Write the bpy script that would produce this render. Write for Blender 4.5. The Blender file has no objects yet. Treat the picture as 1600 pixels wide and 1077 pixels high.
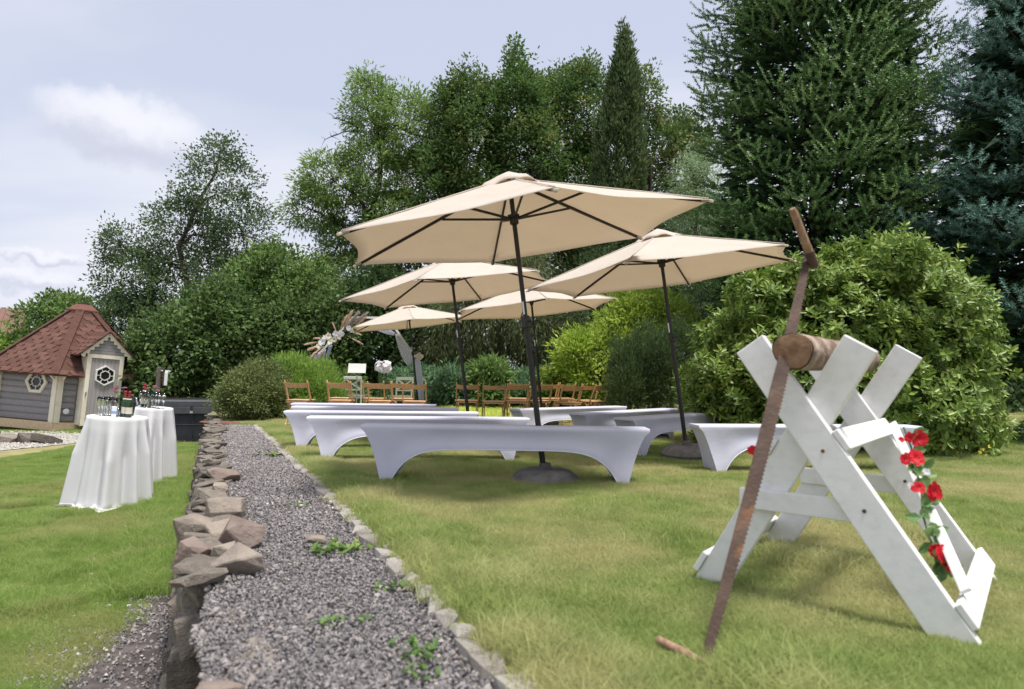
import bpy, bmesh, math, random
import numpy as np
from mathutils import Vector, Matrix, Euler

random.seed(7)
rng = np.random.default_rng(7)
R = math.radians
S = bpy.context.scene
COL = S.collection

# ------------------------------------------------------------------ camera
EYE = 0.844
F, PITCH, ROLL = 1102.0, R(2.24), R(0.84)
cam_d = bpy.data.cameras.new('camera')
cam = bpy.data.objects.new('camera', cam_d); COL.objects.link(cam)
cam.matrix_world = Matrix.Translation((0, 0, EYE)) @ Euler((R(90) + PITCH, 0, 0)).to_matrix().to_4x4() @ Matrix.Rotation(ROLL, 4, 'Z')
cam_d.sensor_width = 36.0
cam_d.lens = 36.0 * F / 1600.0
cam_d.clip_start, cam_d.clip_end = 0.05, 3000
cam_d.dof.use_dof = True
cam_d.dof.focus_distance = 9.0
cam_d.dof.aperture_fstop = 2.8
S.camera = cam

# ------------------------------------------------------------------ light
SUN_DIR = Vector((0.20, -0.16, 0.95)).normalized()           # towards the sun
elev = math.asin(SUN_DIR.z); azim = math.atan2(SUN_DIR.x, SUN_DIR.y)
world = bpy.data.worlds.new('World'); S.world = world
world.use_nodes = True
nt = world.node_tree; N = nt.nodes; L = nt.links
for n in list(N): N.remove(n)
def wn(t, **k):
    n = N.new(t)
    for a, b in k.items(): setattr(n, a, b)
    return n
def wmath(op, a, b=None, c=None, clamp=False):
    n = N.new('ShaderNodeMath'); n.operation = op; n.use_clamp = clamp
    for i, v in enumerate((a, b, c)):
        if v is None: continue
        if isinstance(v, (int, float)): n.inputs[i].default_value = v
        else: L.new(v, n.inputs[i])
    return n.outputs[0]
def wvec(op, a, b=None, out=0):
    n = N.new('ShaderNodeVectorMath'); n.operation = op
    for i, v in enumerate((a, b)):
        if v is None: continue
        if isinstance(v, (tuple, list, Vector)): n.inputs[i].default_value = v
        elif isinstance(v, (int, float)): n.inputs['Scale'].default_value = v
        else: L.new(v, n.inputs[i])
    return n.outputs[out]
def wnoise(vec, scale, detail=6, rough=0.55, dist=0.0):
    n = wn('ShaderNodeTexNoise'); L.new(vec, n.inputs['Vector'])
    n.inputs['Scale'].default_value = scale; n.inputs['Detail'].default_value = detail
    n.inputs['Roughness'].default_value = rough; n.inputs['Distortion'].default_value = dist
    return n.outputs['Fac']
def wmix(fac, a, b):
    n = wn('ShaderNodeMix', data_type='RGBA')
    if isinstance(fac, (int, float)): n.inputs[0].default_value = fac
    else: L.new(fac, n.inputs[0])
    for i, v in ((6, a), (7, b)):
        if isinstance(v, tuple): n.inputs[i].default_value = v
        else: L.new(v, n.inputs[i])
    return n.outputs[2]
def wmap(v, a, b, c=0.0, d=1.0, smooth=True):
    n = wn('ShaderNodeMapRange'); n.interpolation_type = 'SMOOTHSTEP' if smooth else 'LINEAR'
    L.new(v, n.inputs[0])
    for i, x in enumerate((a, b, c, d)): n.inputs[i + 1].default_value = x
    return n.outputs[0]
sky = wn('ShaderNodeTexSky'); sky.sky_type = 'NISHITA'; sky.sun_disc = False
sky.sun_elevation = elev; sky.sun_rotation = azim
sky.air_density = 1.0; sky.dust_density = 1.5; sky.ozone_density = 1.5
tc = wn('ShaderNodeTexCoord')
D = wvec('NORMALIZE', tc.outputs['Generated'])
sep = wn('ShaderNodeSeparateXYZ'); L.new(D, sep.inputs[0])
zz = wmath('ADD', wmath('MAXIMUM', sep.outputs[2], 0.0), 0.22)
cmb = wn('ShaderNodeCombineXYZ')
L.new(wmath('DIVIDE', sep.outputs[0], zz), cmb.inputs[0]); L.new(wmath('DIVIDE', sep.outputs[1], zz), cmb.inputs[1])
plane = cmb.outputs[0]
# thin high veil with streaks
rotn = wn('ShaderNodeMapping'); L.new(plane, rotn.inputs[0]); rotn.inputs['Rotation'].default_value = (0, 0, R(-38)); rotn.inputs['Scale'].default_value = (0.55, 1.25, 1)
veil = wnoise(rotn.outputs[0], 1.05, 5, 0.5, 0.35)
veil2 = wnoise(plane, 0.45, 3, 0.5)
vf = wmap(wmath('ADD', wmath('MULTIPLY', veil, 0.62), wmath('MULTIPLY', veil2, 0.42)), 0.42, 0.60, 0.36, 1.0)
VEIL = (4.6, 4.72, 5.25, 1)
base_sky = wmix(0.7, sky.outputs[0], (3.05, 3.35, 4.3, 1))
col = wmix(vf, base_sky, VEIL)
# small cumulus clouds standing in the clear air at the left
def raydir(px, py):
    cr, sr = math.cos(ROLL), math.sin(ROLL)
    X = (px - 800) * cr + (py - 538.5) * sr; Y = -(px - 800) * sr + (py - 538.5) * cr
    v = Vector((X / F, 1, -Y / F)); c, s = math.cos(PITCH), math.sin(PITCH)
    return Vector((v.x, v.y * c - v.z * s, v.y * s + v.z * c))
wob = wn('ShaderNodeTexNoise'); L.new(D, wob.inputs['Vector']); wob.inputs['Scale'].default_value = 24; wob.inputs['Detail'].default_value = 7; wob.inputs['Roughness'].default_value = 0.58
wobv = wvec('SCALE', wvec('SUBTRACT', wob.outputs['Color'], (0.5, 0.5, 0.5)), 0.06)
DW = wvec('ADD', D, wobv)
def cumulus(c, px, py, hw, hh, tilt, strength):
    d = raydir(px, py).normalized()
    rt = d.cross(Vector((0, 0, 1))).normalized(); up = rt.cross(d).normalized()
    ca, sa = math.cos(tilt), math.sin(tilt)
    rt, up = rt * ca - up * sa, up * ca + rt * sa
    dl = wvec('SUBTRACT', DW, tuple(d))
    u = wmath('DIVIDE', wvec('DOT_PRODUCT', dl, tuple(rt), 1), hw / F)
    v = wmath('DIVIDE', wvec('DOT_PRODUCT', dl, tuple(up), 1), hh / F)
    vv = wmath('MULTIPLY', v, 1.0)
    r2 = wmath('ADD', wmath('MULTIPLY', u, u), wmath('MULTIPLY', vv, vv))
    m = wmath('MULTIPLY', wmap(r2, 1.35, 0.2, 0.0, 1.0), strength)
    tone = wmap(v, -0.55, 0.45, 0.0, 1.0)
    return wmix(m, c, wmix(tone, (3.5, 3.65, 4.4, 1), (5.15, 5.2, 5.6, 1)))
col = cumulus(col, 202, 206, 112, 50, R(5), 0.9)
col = cumulus(col, 80, 404, 42, 13, R(6), 0.8)
col = cumulus(col, 35, 440, 80, 16, R(4), 0.75)
col = cumulus(col, 30, 400, 40, 8, R(4), 0.5)
bg = wn('ShaderNodeBackground'); bg.inputs[1].default_value = 0.10
L.new(col, bg.inputs[0])
wo = wn('ShaderNodeOutputWorld'); L.new(bg.outputs[0], wo.inputs[0])
sun_d = bpy.data.lights.new('sun', 'SUN'); sun_d.energy = 3.0; sun_d.angle = R(12); sun_d.color = (1.0, 0.95, 0.88)
sun = bpy.data.objects.new('sun', sun_d); COL.objects.link(sun)
sun.rotation_euler = SUN_DIR.to_track_quat('Z', 'Y').to_euler()
S.view_settings.view_transform = 'Standard'; S.view_settings.look = 'None'
S.view_settings.exposure = 0.88; S.view_settings.gamma = 1.0; S.view_settings.use_curve_mapping = False
S.render.engine = 'CYCLES'
S.cycles.max_bounces = 8; S.cycles.diffuse_bounces = 4; S.cycles.transparent_max_bounces = 12
S.cycles.use_denoising = True

# ------------------------------------------------------------------ helpers
def W(px, py, d):
    """a photo direction and a forward distance as a world point"""
    v = raydir(px, py)
    v = v * (d / v.y)
    return Vector((v.x, v.y, v.z + EYE))
def gz(y):
    """height of the upper lawn: it falls a little towards the trees"""
    return float(np.interp(y, [-5, 5.4, 7, 9, 11, 12.6, 40], [0, 0, -.05, -.07, -.11, -.15, -.15]))
LOW = -0.86
WALLX = lambda y: -0.046 - 0.42 * y          # top inner edge of the dry wall
KERBX = lambda y: 0.774 - 0.43 * y           # kerb between gravel and lawn

MATS = {}
def pm(name, cols, scale=8.0, rough=0.6, bump=0.0, bscale=60.0, spec=0.3, metal=0.0, rand=0.0, trans=0.0, detail=5,
       coord='Object', stretch=(1, 1, 1), island=0.0, transmission=0.0, ior=1.45, coat=0.0, distort=0.0, bdist=0.01, alpha=1.0, bigscale=None, bigcol=None, bigamt=0.5, bigrange=(0.42, 0.6), transcol=None):
    """procedural material: a noise-driven colour ramp, optional per-object / per-leaf variation, fine bump, cloth or leaf translucency"""
    m = bpy.data.materials.new(name); m.use_nodes = True
    t = m.node_tree; n = t.nodes; l = t.links
    p = n['Principled BSDF']; out = n['Material Output']
    if coord == 'World':
        g = n.new('ShaderNodeNewGeometry'); vec = g.outputs['Position']
    else:
        tcn = n.new('ShaderNodeTexCoord'); vec = tcn.outputs[coord]
    oi = n.new('ShaderNodeObjectInfo')
    mp = n.new('ShaderNodeMapping'); l.new(vec, mp.inputs[0]); mp.inputs['Scale'].default_value = stretch
    if coord == 'Object':
        sc = n.new('ShaderNodeVectorMath'); sc.operation = 'SCALE'; sc.inputs[0].default_value = (37, 51, 29); l.new(oi.outputs['Random'], sc.inputs['Scale'])
        l.new(sc.outputs[0], mp.inputs['Location'])
    nz = n.new('ShaderNodeTexNoise'); l.new(mp.outputs[0], nz.inputs['Vector'])
    nz.inputs['Scale'].default_value = scale; nz.inputs['Detail'].default_value = detail; nz.inputs['Distortion'].default_value = distort
    fac = nz.outputs['Fac']
    mr = n.new('ShaderNodeMapRange'); l.new(fac, mr.inputs[0]); mr.inputs[1].default_value = 0.28; mr.inputs[2].default_value = 0.72
    fac = mr.outputs[0]
    def addr(src, amt, fac):
        a = n.new('ShaderNodeMath'); a.operation = 'MULTIPLY_ADD'; l.new(src, a.inputs[0]); a.inputs[1].default_value = amt
        b = n.new('ShaderNodeMath'); b.operation = 'MULTIPLY_ADD'; l.new(fac, b.inputs[0]); b.inputs[1].default_value = 1 - amt; b.inputs[2].default_value = 0
        l.new(b.outputs[0], a.inputs[2]); return a.outputs[0]
    if rand: fac = addr(oi.outputs['Random'], rand, fac)
    if island:
        g2 = n.new('ShaderNodeNewGeometry'); fac = addr(g2.outputs['Random Per Island'], island, fac)
    rp = n.new('ShaderNodeValToRGB'); l.new(fac, rp.inputs[0])
    el = rp.color_ramp.elements
    while len(el) < len(cols): el.new(0.5)
    for i, c in enumerate(cols):
        el[i].position = i / max(1, len(cols) - 1); el[i].color = (*c, 1)
    colr = rp.outputs[0]
    if bigscale:
        gp = n.new('ShaderNodeNewGeometry')
        nb = n.new('ShaderNodeTexNoise'); l.new(gp.outputs['Position'], nb.inputs['Vector']); nb.inputs['Scale'].default_value = bigscale; nb.inputs['Detail'].default_value = 4
        mb = n.new('ShaderNodeMapRange'); l.new(nb.outputs['Fac'], mb.inputs[0]); mb.inputs[1].default_value = bigrange[0]; mb.inputs[2].default_value = bigrange[1]; mb.inputs[4].default_value = bigamt
        mx = n.new('ShaderNodeMix'); mx.data_type = 'RGBA'; l.new(mb.outputs[0], mx.inputs[0]); l.new(colr, mx.inputs[6]); mx.inputs[7].default_value = (*bigcol, 1)
        colr = mx.outputs[2]
    l.new(colr, p.inputs['Base Color'])
    p.inputs['Roughness'].default_value = rough; p.inputs['Metallic'].default_value = metal
    p.inputs['Specular IOR Level'].default_value = spec; p.inputs['IOR'].default_value = ior
    p.inputs['Transmission Weight'].default_value = transmission; p.inputs['Coat Weight'].default_value = coat
    if bump:
        b2 = n.new('ShaderNodeTexNoise'); l.new(mp.outputs[0], b2.inputs['Vector']); b2.inputs['Scale'].default_value = bscale; b2.inputs['Detail'].default_value = 6
        bp = n.new('ShaderNodeBump'); l.new(b2.outputs['Fac'], bp.inputs['Height']); bp.inputs['Strength'].default_value = bump; bp.inputs['Distance'].default_value = bdist
        l.new(bp.outputs[0], p.inputs['Normal'])
    sh = p.outputs[0]
    if trans:
        tr = n.new('ShaderNodeBsdfTranslucent'); (l.new(colr, tr.inputs[0]) if transcol is None else setattr(tr.inputs[0], 'default_value', (*transcol, 1)))
        mx = n.new('ShaderNodeMixShader'); mx.inputs[0].default_value = trans; l.new(sh, mx.inputs[1]); l.new(tr.outputs[0], mx.inputs[2]); sh = mx.outputs[0]
    if alpha < 1:
        tp = n.new('ShaderNodeBsdfTransparent'); mx = n.new('ShaderNodeMixShader'); mx.inputs[0].default_value = alpha
        l.new(tp.outputs[0], mx.inputs[1]); l.new(sh, mx.inputs[2]); sh = mx.outputs[0]
    l.new(sh, out.inputs['Surface'])
    MATS[name] = m
    return m

def tag(o, label=None, cat=None, group=None, kind=None):
    if label: o['label'] = label
    if cat: o['category'] = cat
    if group: o['group'] = group
    if kind: o['kind'] = kind
    return o
def empty(name, loc=(0, 0, 0), rot=(0, 0, 0), parent=None, scale=1.0):
    o = bpy.data.objects.new(name, None); COL.objects.link(o); o.location = loc; o.rotation_euler = rot
    o.scale = (scale,) * 3; o.empty_display_size = 0.2
    if parent: o.parent = parent
    return o
def link(name, me, mat=None, parent=None, M=None, smooth=False):
    o = bpy.data.objects.new(name, me); COL.objects.link(o)
    if mat is not None and not me.materials: me.materials.append(MATS[mat])
    if parent is not None: o.parent = parent
    if M is not None: o.matrix_local = M
    if smooth: me.shade_smooth()
    return o
def copy_tree(o, parent=None):
    c = o.copy(); COL.objects.link(c)
    if parent is not None: c.parent = parent
    for ch in list(o.children): copy_tree(ch, c)
    return c
def arrays_mesh(name, V, Fq, k=4):
    """mesh from numpy arrays: V (n,3), Fq (m,k)"""
    me = bpy.data.meshes.new(name)
    V = np.ascontiguousarray(V, np.float32); Fq = np.ascontiguousarray(Fq, np.int32)
    me.vertices.add(len(V)); me.vertices.foreach_set('co', V.ravel())
    me.loops.add(Fq.size); me.loops.foreach_set('vertex_index', Fq.ravel())
    me.polygons.add(len(Fq)); me.polygons.foreach_set('loop_start', np.arange(0, Fq.size, k, dtype=np.int32))
    me.update(calc_edges=True)
    return me

class MB:
    """collects simple solids and builds them as ONE mesh"""
    def __init__(s, M=None): s.v = []; s.f = []; s.M = M
    def add(s, vs, fs, M=None):
        k = len(s.v)
        for q in vs:
            q = Vector(q)
            if M is not None: q = M @ q
            if s.M is not None: q = s.M @ q
            s.v.append(tuple(q))
        s.f += [tuple(i + k for i in f) for f in fs]
        return s
    def box(s, c, sz, M=None, ch=0.0):
        x, y, z = [a / 2 for a in sz]
        if not ch:
            vs = [(a * x + c[0], b * y + c[1], d * z + c[2]) for a in (-1, 1) for b in (-1, 1) for d in (-1, 1)]
            return s.add(vs, [(0, 1, 3, 2), (4, 6, 7, 5), (0, 4, 5, 1), (2, 3, 7, 6), (0, 2, 6, 4), (1, 5, 7, 3)], M)
        bm = bmesh.new(); bmesh.ops.create_cube(bm, size=1)
        for v in bm.verts: v.co = (v.co.x * sz[0], v.co.y * sz[1], v.co.z * sz[2])
        bmesh.ops.bevel(bm, geom=list(bm.edges), offset=ch, segments=1, affect='EDGES', profile=0.5)
        bm.verts.ensure_lookup_table()
        vs = [v.co + Vector(c) for v in bm.verts]; fs = [tuple(v.index for v in f.verts) for f in bm.faces]
        bm.free(); return s.add(vs, fs, M)
    def bar(s, p0, p1, w, h, up=(0, 0, 1), ch=0.0):
        """box beam from p0 to p1, w across, h along 'up'"""
        p0, p1 = Vector(p0), Vector(p1); d = p1 - p0; ln = d.length; d.normalize()
        u = Vector(up); x = d.cross(u)
        if x.length < 1e-4: x = d.cross(Vector((1, 0, 0)))
        x.normalize(); u = x.cross(d)
        M = Matrix((x, d, u)).transposed().to_4x4(); M.translation = (p0 + p1) / 2
        return s.box((0, 0, 0), (w, ln, h), M, ch)
    def tube(s, pts, rad, n=8, cap=True):
        pts = [Vector(p) for p in pts]
        if isinstance(rad, (int, float)): rad = [rad] * len(pts)
        vs = []; fs = []; ref = None
        for i, p in enumerate(pts):
            d = (pts[min(i + 1, len(pts) - 1)] - pts[max(i - 1, 0)]).normalized()
            if ref is None:
                ref = d.orthogonal().normalized()
            ref = (ref - d * ref.dot(d)); ref = ref.normalized() if ref.length > 1e-6 else d.orthogonal().normalized()
            b = d.cross(ref)
            for k in range(n):
                a = 2 * math.pi * k / n
                vs.append(p + (ref * math.cos(a) + b * math.sin(a)) * rad[i])
        for i in range(len(pts) - 1):
            for k in range(n):
                fs.append((i * n + k, i * n + (k + 1) % n, (i + 1) * n + (k + 1) % n, (i + 1) * n + k))
        if cap: fs += [tuple(range(n - 1, -1, -1)), tuple((len(pts) - 1) * n + k for k in range(n))]
        return s.add(vs, fs)
    def lathe(s, prof, n=16, c=(0, 0, 0), M=None):
        vs = []; fs = []
        for r, z in prof:
            for k in range(n):
                a = 2 * math.pi * k / n; vs.append((c[0] + r * math.cos(a), c[1] + r * math.sin(a), c[2] + z))
        for i in range(len(prof) - 1):
            for k in range(n):
                fs.append((i * n + k, i * n + (k + 1) % n, (i + 1) * n + (k + 1) % n, (i + 1) * n + k))
        fs += [tuple(range(n - 1, -1, -1)), tuple((len(prof) - 1) * n + k for k in range(n))]
        return s.add(vs, fs, M)
    def prism(s, pts, y0, y1, M=None):
        """polygon in local x,z extruded along y"""
        n = len(pts)
        vs = [(x, y0, z) for x, z in pts] + [(x, y1, z) for x, z in pts]
        fs = [tuple(range(n)), tuple(range(2 * n - 1, n - 1, -1))] + [(i, i + n, (i + 1) % n + n, (i + 1) % n) for i in range(n)]
        return s.add(vs, fs, M)
    def ring(s, outer, inner, y0, y1, M=None):
        n = len(outer)
        vs = [(x, y0, z) for x, z in outer] + [(x, y0, z) for x, z in inner] + [(x, y1, z) for x, z in outer] + [(x, y1, z) for x, z in inner]
        fs = []
        for i in range(n):
            j = (i + 1) % n
            fs += [(i, j, n + j, n + i), (2 * n + j, 2 * n + i, 3 * n + i, 3 * n + j), (j, i, 2 * n + i, 2 * n + j), (n + i, n + j, 3 * n + j, 3 * n + i)]
        return s.add(vs, fs, M)
    def mesh(s, name):
        me = bpy.data.meshes.new(name); me.from_pydata(s.v, [], s.f); me.update()
        bm = bmesh.new(); bm.from_mesh(me); bmesh.ops.recalc_face_normals(bm, faces=bm.faces); bm.to_mesh(me); bm.free()
        return me
    def build(s, name, mat, parent=None, smooth=False, bevel=0.0, M=None):
        me = s.mesh(name); o = link(name, me, mat, parent, M)
        if smooth:
            me.shade_smooth()
            if smooth != 'all': me.set_sharp_from_angle(angle=R(40))
        if bevel:
            b = o.modifiers.new('bevel', 'BEVEL'); b.width = bevel; b.segments = 2; b.limit_method = 'ANGLE'
        return o

# ------------------------------------------------------------------ materials
pm('turf', [(.19, .185, .085), (.26, .24, .115), (.32, .29, .15)], 2.5, 0.9, 0.6, 90, .1, coord='World')
pm('grass', [(.20, .285, .075), (.345, .43, .14), (.53, .55, .25)], 4.2, 0.6, 0, spec=.18, trans=0.48, coord='World', island=.35, bigscale=0.85, bigcol=(.62, .55, .31), bigamt=0.62)
pm('grass_lower', [(.185, .29, .065), (.30, .415, .115), (.43, .50, .185)], 3.6, 0.6, 0, spec=.18, trans=0.48, coord='World', island=.35, bigscale=0.7, bigcol=(.48, .44, .21), bigamt=0.5, bigrange=(.47, .62))
pm('gravel_bed', [(.08, .076, .078), (.15, .142, .145), (.22, .208, .205)], 60, 0.95, 1.0, 130, .1, coord='World')
pm('gravel', [(.14, .133, .138), (.20, .188, .193), (.26, .244, .248), (.31, .28, .265), (.41, .385, .365)], 30, 0.85, 0.4, 150, .25, rand=.85)
pm('white_gravel', [(.36, .34, .31), (.48, .46, .42), (.58, .56, .52)], 30, 0.85, 0.4, 150, .25, rand=.7)
pm('soil', [(.05, .043, .042), (.09, .078, .075), (.14, .12, .115)], 9, 0.95, 1.0, 70, .1, coord='World')
pm('stone', [(.07, .063, .056), (.14, .122, .105), (.205, .178, .15), (.28, .25, .21)], 6, 0.85, 1.0, 18, .25, rand=.55, bdist=.02)
pm('rock', [(.15, .128, .11), (.25, .212, .178), (.33, .29, .24)], 6, 0.85, 0.8, 35, .25, rand=.3, bdist=.015)
pm('red_rock', [(.115, .09, .08), (.185, .142, .122), (.26, .215, .185)], 6, 0.85, 0.8, 35, .25, rand=.2, bdist=.015)
pm('granite', [(.20, .175, .15), (.36, .335, .305), (.50, .475, .44)], 18, 0.9, 0.8, 60, .2, rand=.45)
pm('white_paint', [(.69, .68, .67), (.75, .745, .735), (.78, .775, .77)], 5, 0.55, 0.12, 40, .35, stretch=(6, 1, 6))
pm('wood_end', [(.14, .08, .05), (.23, .14, .085), (.30, .20, .13)], 22, 0.85, 0.5, 60, .15)
pm('bark', [(.08, .055, .042), (.25, .185, .145), (.44, .355, .29)], 16, 0.9, 0.8, 40, .15, stretch=(1, .35, 1))
pm('trunk_bark', [(.035, .028, .022), (.07, .056, .044), (.11, .09, .07)], 10, 0.95, 0.9, 30, .1, stretch=(1, 1, .25))
pm('rust', [(.050, .034, .027), (.082, .053, .040), (.12, .078, .057)], 7, 0.72, 0.4, 60, .4, metal=.25, bigscale=5.5, bigcol=(.42, .17, .05), bigamt=.55, bigrange=(.56, .68))
pm('old_wood', [(.17, .10, .065), (.27, .17, .11), (.34, .23, .16)], 9, 0.7, 0.3, 60, .25, stretch=(8, 8, 1))
pm('canopy', [(.67, .62, .565), (.70, .655, .60), (.72, .68, .63)], 5, 0.9, 0.4, 11, .08, trans=0.46, bdist=.02, transcol=(.80, .685, .56))
pm('canopy_vent', [(.67, .61, .55), (.71, .65, .59)], 5, 0.9, 0.15, 240, .08, trans=0.4, transcol=(.80, .685, .56))
pm('black_metal', [(.018, .017, .017), (.032, .03, .029)], 9, 0.42, 0.1, 80, .5, metal=.3)
pm('dark_plastic', [(.02, .02, .02), (.04, .04, .04)], 9, 0.5, 0, 80, .4)
pm('steel', [(.5, .5, .5), (.62, .62, .62)], 9, 0.35, 0, 80, .5, metal=.8)
pm('concrete', [(.11, .10, .095), (.155, .148, .14), (.20, .19, .18)], 14, 0.95, 0.6, 90, .15)
pm('stretch_cover', [(.57, .575, .70), (.61, .615, .74), (.64, .645, .765)], 3, 0.62, 0.22, 5, .25, trans=0.12, bdist=.03)
pm('hem', [(.70, .70, .80), (.74, .74, .83)], 3, 0.6, 0, spec=.25)
pm('cloth', [(.74, .74, .765), (.79, .79, .81)], 4, 0.8, 0.12, 120, .15, trans=0.2)
pm('sheer', [(.78, .79, .88), (.84, .85, .92)], 4, 0.8, 0, spec=.1, trans=0.55)
pm('blue_sheer', [(.50, .58, .72), (.60, .67, .78)], 4, 0.8, 0, spec=.1, trans=0.45)
pm('chair_wood', [(.48, .26, .13), (.60, .355, .19), (.67, .43, .255)], 7, 0.45, 0.1, 60, .4, stretch=(9, 9, 1), rand=.25)
pm('white_wood', [(.70, .71, .67), (.78, .78, .75)], 5, 0.5, 0, spec=.35)
pm('plank_grey', [(.20, .185, .195), (.265, .25, .26), (.32, .305, .31)], 4, 0.7, 0.3, 40, .25, stretch=(1, 8, 8), rand=.35)
pm('door_grey', [(.30, .275, .275), (.36, .335, .335)], 5, 0.65, 0.15, 40, .3, stretch=(8, 8, 1), rand=.25)
pm('cream', [(.66, .595, .48), (.74, .68, .56), (.77, .72, .61)], 5, 0.6, 0.15, 30, .3)
pm('beige_board', [(.56, .40, .26), (.66, .49, .33), (.70, .54, .38)], 4, 0.7, 0.2, 40, .25, stretch=(1, 6, 6))
pm('shingle', [(.095, .05, .04), (.13, .068, .054), (.165, .092, .075)], 16, 0.95, 0.7, 260, .15, rand=.6)
pm('roof_felt', [(.085, .044, .036), (.12, .063, .05)], 12, 0.95, 0.6, 200, .15)
pm('cap_red', [(.14, .066, .05), (.18, .085, .065)], 9, 0.85, 0.4, 160, .2)
pm('dark_glass', [(.008, .009, .011), (.02, .022, .026)], 3, 0.06, 0, spec=.6)
pm('dark_inside', [(.02, .018, .017), (.03, .028, .026)], 3, 0.9, 0)
pm('tub_cover', [(.055, .06, .068), (.085, .09, .10)], 6, 0.6, 0.25, 50, .35)
pm('tub_side', [(.022, .024, .032), (.038, .040, .05)], 6, 0.6, 0.2, 50, .35)
pm('glass', [(.95, .97, .96), (1, 1, 1)], 3, 0.02, 0, spec=.5, transmission=1.0, ior=1.45)
pm('wine', [(.80, .70, .45), (.85, .76, .5)], 3, 0.02, 0, spec=.5, transmission=0.9, ior=1.33)
pm('bottle_green', [(.012, .035, .012), (.022, .06, .02)], 3, 0.08, 0, spec=.6)
pm('foil_red', [(.30, .02, .035), (.42, .035, .05)], 20, 0.35, 0.4, 60, .5, metal=.35)
pm('label_cream', [(.62, .58, .48), (.70, .66, .55)], 9, 0.7, 0)
pm('label_dark', [(.05, .05, .06), (.09, .08, .08)], 9, 0.6, 0)
pm('white_plastic', [(.74, .76, .80), (.80, .81, .84)], 5, 0.4, 0, spec=.4)
pm('blue_plastic', [(.20, .32, .55), (.28, .42, .66)], 5, 0.4, 0, spec=.4)
pm('plum_petal', [(.10, .03, .06), (.21, .08, .12), (.30, .15, .18)], 20, 0.7, 0, island=.5, trans=.2)
pm('white_petal', [(.82, .81, .85), (.88, .87, .90)], 10, 0.7, 0, island=.5, trans=.45)
pm('cream_petal', [(.62, .53, .44), (.74, .68, .58), (.80, .77, .70)], 10, 0.8, 0, island=.5, trans=.25)
pm('red_petal', [(.50, .008, .02), (.66, .02, .035), (.74, .05, .06)], 14, 0.6, 0, spec=.3, island=.5, trans=.25)
pm('yellow_petal', [(.72, .50, .02), (.80, .62, .05)], 14, 0.6, 0, island=.5, trans=.2)
pm('pampas', [(.58, .42, .31), (.72, .56, .43), (.80, .68, .56)], 10, 0.9, 0, island=.6, trans=.3)
pm('pampas_grey', [(.46, .39, .35), (.60, .53, .48)], 10, 0.9, 0, island=.6, trans=.3)
pm('stem_green', [(.05, .10, .03), (.09, .16, .045)], 10, 0.6, 0, island=.4)
pm('tile_roof', [(.13, .075, .06), (.20, .12, .10), (.25, .165, .14)], 12, 0.9, 0.3, 60, .2, rand=.5)
pm('house_wall', [(.42, .25, .17), (.5, .32, .22)], 9, 0.9, 0.3, 60, .2)
pm('shed_dark', [(.10, .09, .08), (.16, .14, .12)], 9, 0.9, 0.3, 60, .2)
def leafmat(name, cols, trans=.38, rough=.5, spec=.3, big=None, amt=.6, bs=.5):
    cols = [tuple(v * 2.2 for v in c) for c in cols]
    pm(name, cols, 1.1, rough, 0, spec=spec, trans=trans, coord='World', island=.62, detail=3,
       bigscale=bs if big else None, bigcol=big, bigamt=amt, bigrange=(.52, .66))
leafmat('leaf_birch', [(.022, .040, .018), (.042, .068, .028), (.075, .10, .042)])
leafmat('leaf_hazel', [(.026, .046, .015), (.048, .082, .026), (.10, .145, .048)], big=(.09, .13, .035), amt=.4, bs=.8)
leafmat('leaf_hedge', [(.028, .052, .016), (.06, .10, .028), (.115, .165, .05)])
leafmat('leaf_ash', [(.045, .082, .022), (.085, .135, .035), (.14, .185, .055)])
leafmat('leaf_oak', [(.020, .042, .012), (.040, .074, .020), (.075, .118, .034)], big=(.15, .17, .04), amt=.4, bs=.7)
leafmat('leaf_oak_yellow', [(.05, .07, .018), (.09, .11, .03), (.15, .145, .045)])
leafmat('leaf_willow', [(.06, .10, .05), (.11, .16, .085), (.17, .22, .12)])
leafmat('leaf_juniper', [(.020, .034, .014), (.045, .068, .026), (.085, .105, .045)])
leafmat('leaf_rhodo', [(.030, .060, .010), (.070, .112, .019), (.15, .180, .040)], .25, .38, .4)
leafmat('leaf_yellow', [(.08, .125, .016), (.15, .21, .03), (.26, .30, .06)])
leafmat('leaf_pine', [(.018, .032, .012), (.034, .054, .020), (.06, .085, .03)])
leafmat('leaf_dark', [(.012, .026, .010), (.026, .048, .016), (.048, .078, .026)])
leafmat('leaf_bluegreen', [(.035, .07, .035), (.065, .115, .058), (.10, .16, .085)])
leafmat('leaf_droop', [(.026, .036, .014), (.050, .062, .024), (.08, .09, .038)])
leafmat('leaf_box', [(.035, .055, .018), (.075, .095, .033), (.14, .155, .065)])
leafmat('leaf_broom', [(.05, .10, .018), (.10, .165, .030), (.17, .23, .055)])
leafmat('leaf_cover', [(.16, .21, .03), (.26, .30, .06), (.36, .38, .10)])
leafmat('needle_fir', [(.020, .045, .013), (.038, .076, .021), (.062, .105, .034)], trans=.1)
leafmat('needle_fir_young', [(.050, .094, .028), (.078, .13, .042), (.11, .165, .06)], trans=.12)
leafmat('needle_core_shade', [(.010, .026, .010), (.018, .038, .015)], trans=.1)  # darker than the needles: shade inside the crown put into the colour
leafmat('needle_spruce', [(.021, .049, .037), (.037, .076, .059), (.06, .104, .084)], trans=.1)
leafmat('needle_spruce_young', [(.044, .09, .07), (.065, .12, .097), (.088, .146, .12)], trans=.12)
leafmat('leaf_weed', [(.035, .075, .018), (.06, .105, .028), (.09, .14, .045)])
leafmat('leaf_garland', [(.035, .075, .025), (.07, .13, .045), (.13, .18, .08)])
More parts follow.
